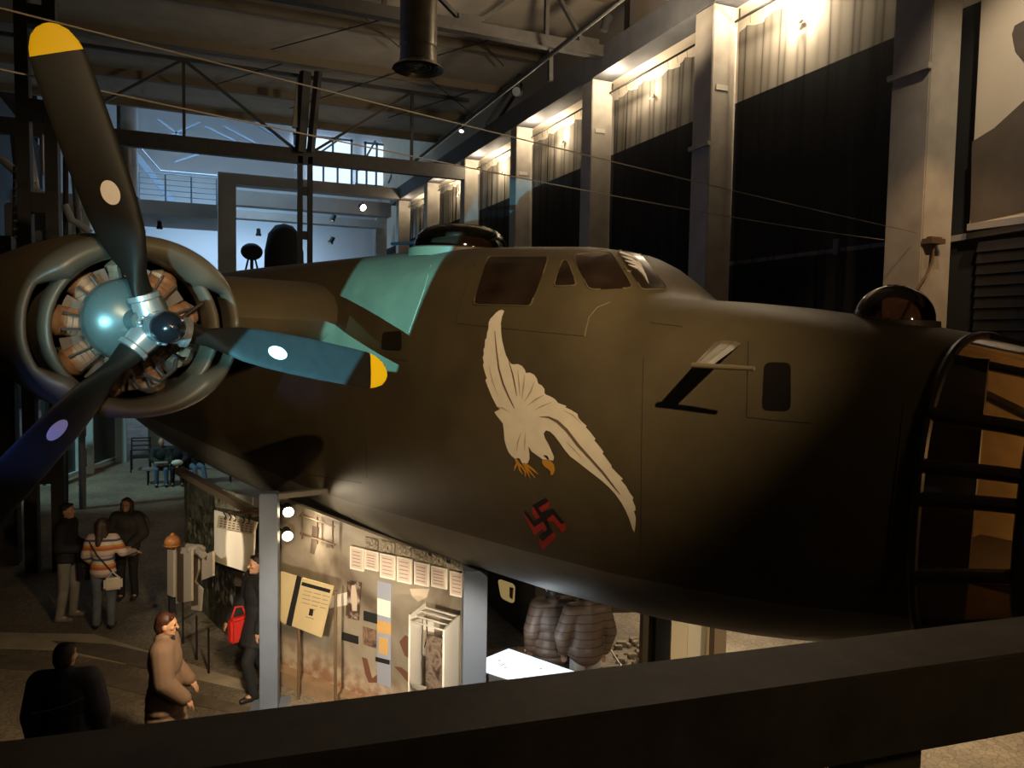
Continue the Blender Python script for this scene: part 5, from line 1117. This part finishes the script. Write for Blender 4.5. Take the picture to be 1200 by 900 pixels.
f = flo(150, 702); t, W, E, hp, s = person('long-haired woman facing us in a dark hooded jacket, third of the standing group', f, (-.25, -1), 1.66, turn=0, top=mat('dark_olive_jacket', (.028, .024, .020), .8, noise=.3, nscale=9), trou=mat('black_trousers', (.014, .013, .014), .85), female=True, longhair=True, hair=(.085, .036, .018), armR=((.25, .02, 1.16), (.12, .24, 1.10)), armL=((-.26, 0, 1.14), (-.12, .22, 1.0)), puff=.05)
bm = blob([('e', E((-.14, -.14, 1.22)), (.19, .14, .26)), ('e', E((-.14, -.2, 1.1)), (.15, .1, .14))], .02); bmesh.ops.transform(bm, matrix=W, verts=bm.verts); tag(obj('backpack', bm, mat('olive_backpack', (.075, .062, .045), .8), None, True), 'bulky olive backpack on the long-haired woman facing us', 'backpack')
bm = blob([('c', E((-.15, .0, 1.47)), .055, E((.15, 0, 1.47)), .055), ('c', E((-.12, -.1, 1.45)), .06, E((.12, -.1, 1.45)), .06)], .014); bmesh.ops.transform(bm, matrix=M.Scale(s, 4), verts=bm.verts); obj('fur_hood', bm, mat('grey_fur', (.20, .16, .12), .9, noise=.4, nscale=40), t, True, local=True)
# dark back view bottom left
f = flo(76, 765, 1.64); f = V((f.x, f.y, 0)); t, W, E, hp, s = person('broad dark figure seen from behind at the bottom left corner', f, (.15, 1), 1.72, turn=-20, top=mat('navy_jacket', (.012, .011, .022), .8), trou=DKJ, armL=((-.25, 0, 1.15), (-.25, .06, .9)), armR=((.25, 0, 1.15), (.25, .06, .9)), puff=.055, hair=(.022, .012, .008))
bm = NB(); tube(bm, [E((-.20, -.172, 1.24)), E((-.07, -.205, 1.27)), E((.07, -.205, 1.30)), E((.19, -.172, 1.34))], .005, 5); extra(t, s, 'shoulder_seam', bm, mat('pale_seam_piping', (.22, .2, .25), .6))
# pink-beige coat
f = flo(193, 733, 1.56); f = V((f.x, f.y, 0)); t, W, E, hp, s = person('auburn-haired woman in a long pinkish beige coat walking to the right', f, (.95, -.15), 1.68, turn=0, tilt=-8, top=mat('pinkish_beige_coat', (.19, .122, .088), .85, noise=.1, nscale=3), trou=DKJ, female=True, hair=(.045, .014, .008), armL=((-.24, .02, 1.14), (-.20, .18, .98)), armR=((.24, .03, 1.14), (.20, .2, .96)), legL=((-.1, .12, .5), (-.1, .15, .08)), legR=((.1, -.02, .5), (.1, -.2, .12)), puff=.055, skirt=.55)
bm = NB(); lathe(bm, [(.085, 1.42), (.10, 1.45), (.095, 1.50), (.08, 1.52)], (0, 0, 0), n=18, cap=False); extra(t, s, 'scarf', bm, DKJ)
# dark visitor with red bag behind the prop post
f = flo(303, 815); t, W, E, hp, s = person('visitor all in black, half hidden by the left prop post, stepping left', f, (-.9, -.3), 1.72, top=DKJ, trou=DKJ, hair=(.02, .012, .009), armR=((.27, .02, 1.15), (.30, .22, .92)), legL=((-.1, .18, .5), (-.1, .1, .08)), legR=((.1, -.02, .48), (.1, -.2, .1)), puff=.05, skirt=.7)
c = onC(279, 737, .62); c = EYE+ray(280, 737)*(f-EYE).dot(fw)
bm = NB(); box(bm, c, (.26, .12, .30), rz=.5, bev=.03); tube(bm, [c+V((-.08, 0, .15)), c+V((-.04, 0, .27)), c+V((.04, 0, .27)), c+V((.08, 0, .15))], .012, 6); tag(obj('red_bag', bm, mat('bright_red_cloth', (.62, .03, .025), .6), None, True), 'bright red carrier bag held by the visitor in black', 'bag')
# two visitors in puffer jackets at the light table
PUF = mat('brown_puffer', (.13, .095, .075), .6)
def puffer(col):
    m, nt, b = nodes_mat('quilted_'+str(col[0]), .5); L = nt.links.new; b.inputs['Base Color'].default_value = (*col, 1)
    tc = nt.nodes.new('ShaderNodeTexCoord'); sp = nt.nodes.new('ShaderNodeSeparateXYZ'); mu = nt.nodes.new('ShaderNodeMath'); mu.operation = 'MULTIPLY'; mu.inputs[1].default_value = 11*pi; si = nt.nodes.new('ShaderNodeMath'); si.operation = 'SINE'; ab = nt.nodes.new('ShaderNodeMath'); ab.operation = 'ABSOLUTE'
    rr = nt.nodes.new('ShaderNodeValToRGB'); rr.color_ramp.elements[0].position = .10; rr.color_ramp.elements[1].position = .28; rr.color_ramp.elements[0].color = (*[c*.35 for c in col], 1); rr.color_ramp.elements[1].color = (*col, 1); L(ab.outputs[0], rr.inputs['Fac']); L(rr.outputs['Color'], b.inputs['Base Color'])
    bp = nt.nodes.new('ShaderNodeBump'); bp.inputs['Strength'].default_value = .16; bp.inputs['Distance'].default_value = .02
    L(tc.outputs['Object'], sp.inputs[0]); L(sp.outputs[2], mu.inputs[0]); L(mu.outputs[0], si.inputs[0]); L(si.outputs[0], ab.inputs[0]); L(ab.outputs[0], bp.inputs['Height']); L(bp.outputs['Normal'], b.inputs['Normal']); return m
f = flo(688, 705, 1.47); f = V((f.x, f.y, 0)); person('visitor from behind in a brown-grey quilted jacket and white trousers at the light table', f, (.1, 1), 1.70, top=puffer((.20, .135, .10)), trou=mat('white_trousers', (.62, .60, .58), .8), armR=((.28, .0, 1.15), (.26, .06, .92)), armL=((-.29, .0, 1.15), (-.24, .08, .95)), puff=.045, hair=(.03, .02, .015))
f = flo(657, 706, 1.45); f = V((f.x, f.y+.2, 0)); person('visitor in a long dark quilted coat, left of the white-trousered one', f, (.2, 1), 1.66, top=puffer((.13, .088, .068)), trou=DKJ, female=True, puff=.055, skirt=.55, hair=(.03, .02, .015), armR=((.26, .04, 1.15), (.22, .14, .95)))
# seated visitors on the bench
sit = dict(hip=.52)
def seated(px, label, **kw):
    q = EYE+ray(px, 545)*((bc-EYE).dot(fw)); pos = V((q.x, bc.y+.05, 0)); return person(label, pos, (0, -1), 1.72, hip=.53, legL=((-.12, .42, .50), (-.13, .42, .08)), legR=((.12, .42, .50), (.13, .36, .08)), lean=.12, **kw)
t, W, E, hp, s = seated(190, 'bald visitor seated on the bench in a dark jacket and jeans, reading', top=mat('dark_green_jacket', (.02, .024, .022), .8), trou=mat('blue_jeans', (.10, .15, .24), .8), bald=True, armL=((-.26, .1, 1.15), (-.06, .32, 1.06)), armR=((.26, .1, 1.15), (.06, .32, 1.06)), tilt=-22, puff=.04)
bm = NB(); box(bm, E((0, .40, 1.05)), (.36, .24, .012), R=M.Rotation(.6, 4, 'X')); bmesh.ops.transform(bm, matrix=W, verts=bm.verts); tag(obj('open_booklet', bm, CW), 'open white booklet in the hands of the bald seated visitor', 'booklet')
t, W, E, hp, s = seated(208, 'dark-clothed seated visitor next to the bald one, leaning over', top=DKJ, trou=DKJ, armL=((-.26, .1, 1.15), (-.06, .34, 1.02)), armR=((.26, .1, 1.15), (.06, .34, 1.02)), tilt=-25, puff=.04, hair=(.05, .045, .04))
bm = NB(); sph(bm, E((.0, .38, 1.06)), (.16, .10, .09), 12); bmesh.ops.transform(bm, matrix=W, verts=bm.verts); tag(obj('white_bundle', bm, CW, None, True), 'white bundle in the lap of the second seated visitor', 'bundle')
q = EYE+ray(227, 545)*((bc-EYE).dot(fw)); person('seated visitor in blue jeans at the right end of the bench, mostly hidden', V((q.x, bc.y+.05, 0)), (.35, -1), 1.70, hip=.53, legL=((-.12, .42, .50), (-.13, .62, .08)), legR=((.12, .42, .50), (.13, .56, .08)), lean=.05, top=DKJ, trou=mat('blue_jeans', (.10, .15, .24)), puff=.04)
bpy.data.scenes.remove(TS)
# ==================================================================== LIGHT
w = bpy.data.worlds.new('hall_world'); sc.world = w; w.use_nodes = True
w.node_tree.nodes['Background'].inputs[0].default_value = (.55, .42, .36, 1); w.node_tree.nodes['Background'].inputs[1].default_value = .006
sc.view_settings.view_transform = 'Standard'; sc.view_settings.look = 'None'; sc.view_settings.exposure = 0; sc.view_settings.gamma = 1; sc.view_settings.use_curve_mapping = False
def fixture(name, label, loc, to, r=.12, arm=(0, 0, .5)):
    loc = V(loc); d = (V(to)-loc).normalized(); t = thing(name, label, 'spotlight', loc)
    bm = NB(); lathe(bm, [(r*.6, -.42), (r*.9, -.38), (r, -.06), (r, -.02), (r*.92, -.02), (r*.85, -.3), (.01, -.32)], loc, d, 20); obj('housing', bm, BLACKP, t, True)
    bm = NB(); tube(bm, [loc-d*.25, loc-d*.25+V(arm)], .02, 6); obj('arm', bm, BLACKP, t); return t
# warm key from the balcony ceiling onto the nose art
KP = V((1.5, -.5, 6.2)); spot('key_light', KP, A(-.1, -1.1, .3), 1850, (1, .78, .50), 50, 1.0, .03)
spot('blade_light', (.4, -.6, 6.0), HUB+V((-.25, 0, .9)), 950, WARM, 34, 1.0, .05)  # unseen light added to brighten the upper blade and its tip
# cool profile projector on the balcony, left of the viewer, with a shutter plate shaping its beam
PL = A(4.14, -6.81, -.51)
def Q(px, py, y): return A(*La(px, py, y))
HL_ = lambda px, py: A(*Lp(px, py, 0))
def projector(label, PL, win, light, power, colr, rad):
    cen_ = sum(((p-PL).normalized() for p in win), V((0, 0, 0))).normalized()
    t = thing('profile_projector', label, 'projector', (PL.x, PL.y, 2.7), 'profile projectors')
    bm = NB(); lathe(bm, [(.06, -.45), (.08, -.40), (.08, .10), (.07, .10), (.07, -.35), (.01, -.36)], PL, cen_, 24); obj('housing', bm, BLACKP, t, True)
    hole = [PL+(p-PL)*(.34/(p-PL).dot(cen_)) for p in win]; hc_ = PL+cen_*.34
    outer = [hc_+(p-hc_).normalized()*.55 for p in hole]; bm = NB()
    for i in range(len(win)):
        j = (i+1) % len(win); prism(bm, [hole[i], hole[j], outer[j], outer[i]], cen_*.002)
    obj('shutter_plate', bm, BLACKP, t)
    bm = NB(); tube(bm, [V((PL.x, PL.y, 2.7)), PL-cen_*.2-V((0, 0, .1))], .03, 8); tube(bm, [V((PL.x-.3, PL.y, 2.71)), V((PL.x+.3, PL.y, 2.71))], .025, 6); obj('stand', bm, BLACKP, t)
    spot(light, PL, PL+cen_, power, colr, 50, .0, rad)
projector('black profile projector with a sharp four-sided shutter on the balcony left of the viewer', PL, [Q(352, 466, -1.15), Q(426, 258, -1.15), Q(518, 264, -1.15), Q(455, 466, -1.15)], 'patch_light', 22000, (.14, .62, .95), .001)
PL2 = PL+V((-.75, -.1, -.05))
projector('black profile projector aimed at the propeller, farther left on the balcony', PL2, [HL_(35, 400), HL_(70, 300), HL_(140, 306), HL_(250, 330), HL_(330, 395), HL_(330, 445), HL_(170, 430), HL_(70, 430)], 'hub_light', 2400, (.36, .84, .98), .02)
spot('blue_light', PL2+V((-.3, .1, -.35)), HL_(105, 460), 2600, (.10, .22, 1.0), 14, .7, .03)  # extra blue light added to tint the lower-left blade and cowling
# roof bounce, column, hall and gallery light
spot('roof_bounce_fill', (10.6, 15, 10.8), (9.6, 20.5, 15.6), 2500, (1, .80, .54), 108, 1, .3)  # unseen light added in place of bounce on the roof boarding
spot('column_light', (9.0, 4.6, 10.5), (12.2, 9.8, 6.0), 1250, (1, .64, .33), 26, .9, .1)
spot('hall_blue', (-5, 22, 10), (12, 17, 9.5), 420, (.36, .50, 1.0), 60, .8, .3)  # unseen blue fill added for the left faces of the columns
g = area('gallery_light', (2, 50, 18.5), (2, 50, 0), 11, 7, 1900, (.42, .70, 1.0)); g.data.spread = radians(110)
g = area('gallery_low', (3, 53.5, 11.5), (3, 57, 6), 10, 1, 100, (.58, .78, 1.0)); g.data.spread = radians(120)
spot('teal_floor', (-4.6, 20.5, 8), (-1.2, 25.5, 0), 1300, (.55, .95, .95), 66, .9, .2)
# unseen lights added for exhibits, visitors, banner and floor; the two lamps' own light
spot('mural_fill', (.6, 6.6, 1.75), (1.9, 9.0, .75), 230, (1, .86, .64), 74, .7, .05)
spot('mural_fill_right', (1.9, 5.6, 1.75), (2.6, 8.2, .75), 170, (1, .86, .64), 60, .7, .05)
spot('collage_fill', (-2.4, 9.0, 3.4), (.3, 12.0, 1.15), 260, (1, .86, .62), 44, .7, .05)
for px, py in ((337, 597), (336, 625)):
    c = onW(px, py, .16); spot('lamp_light', c+(wd*.55+wn*.35).normalized()*.2, c+wd*2+wn*-.3+V((0, 0, -.6)), 14, CREAM, 110, .6, .04)
spot('board_spot', (-1.2, 9.6, 3.3), onC(275, 640, .25), 300, CREAM, 17, .4, .04)
spot('visitor_light', (4.1, 1.6, 2.55), (4.7, 7.4, .95), 210, CREAM, 36, .8, .05)
spot('panel_light', (5.2, 1.6, 2.55), EYE+ray(808, 748)*9.6, 420, CREAM, 13, .6, .04)
spot('floor_flood_right', (8.2, 5.2, 4.6), (7.3, 5.6, 0), 800, WARM, 80, .7, .1)
spot('nose_floor', (7.5, 9.0, 4.0), (7.3, 8.4, 0), 700, CREAM, 90, .7, .1)
spot('left_floor', (.5, 6.5, 2.9), (-.4, 10.0, 0), 300, WARM, 80, .9, .1)
point('nose_lamp', A(4.35, -.22, -.62), 30, (1, .66, .30), .05)
point('balcony_fill', (4.6, -.8, 5.2), 60, WARM, .2)  # unseen warm fill added near the camera to lift the handrail
spot('banner_light', (10.2, 6.6, 12.2), (12.95, 8.9, 8.6), 900, CREAM, 50, .9, .1)
point('table_glow', (3.2, 7.2, 1.1), 5, (.8, .92, 1), .1)
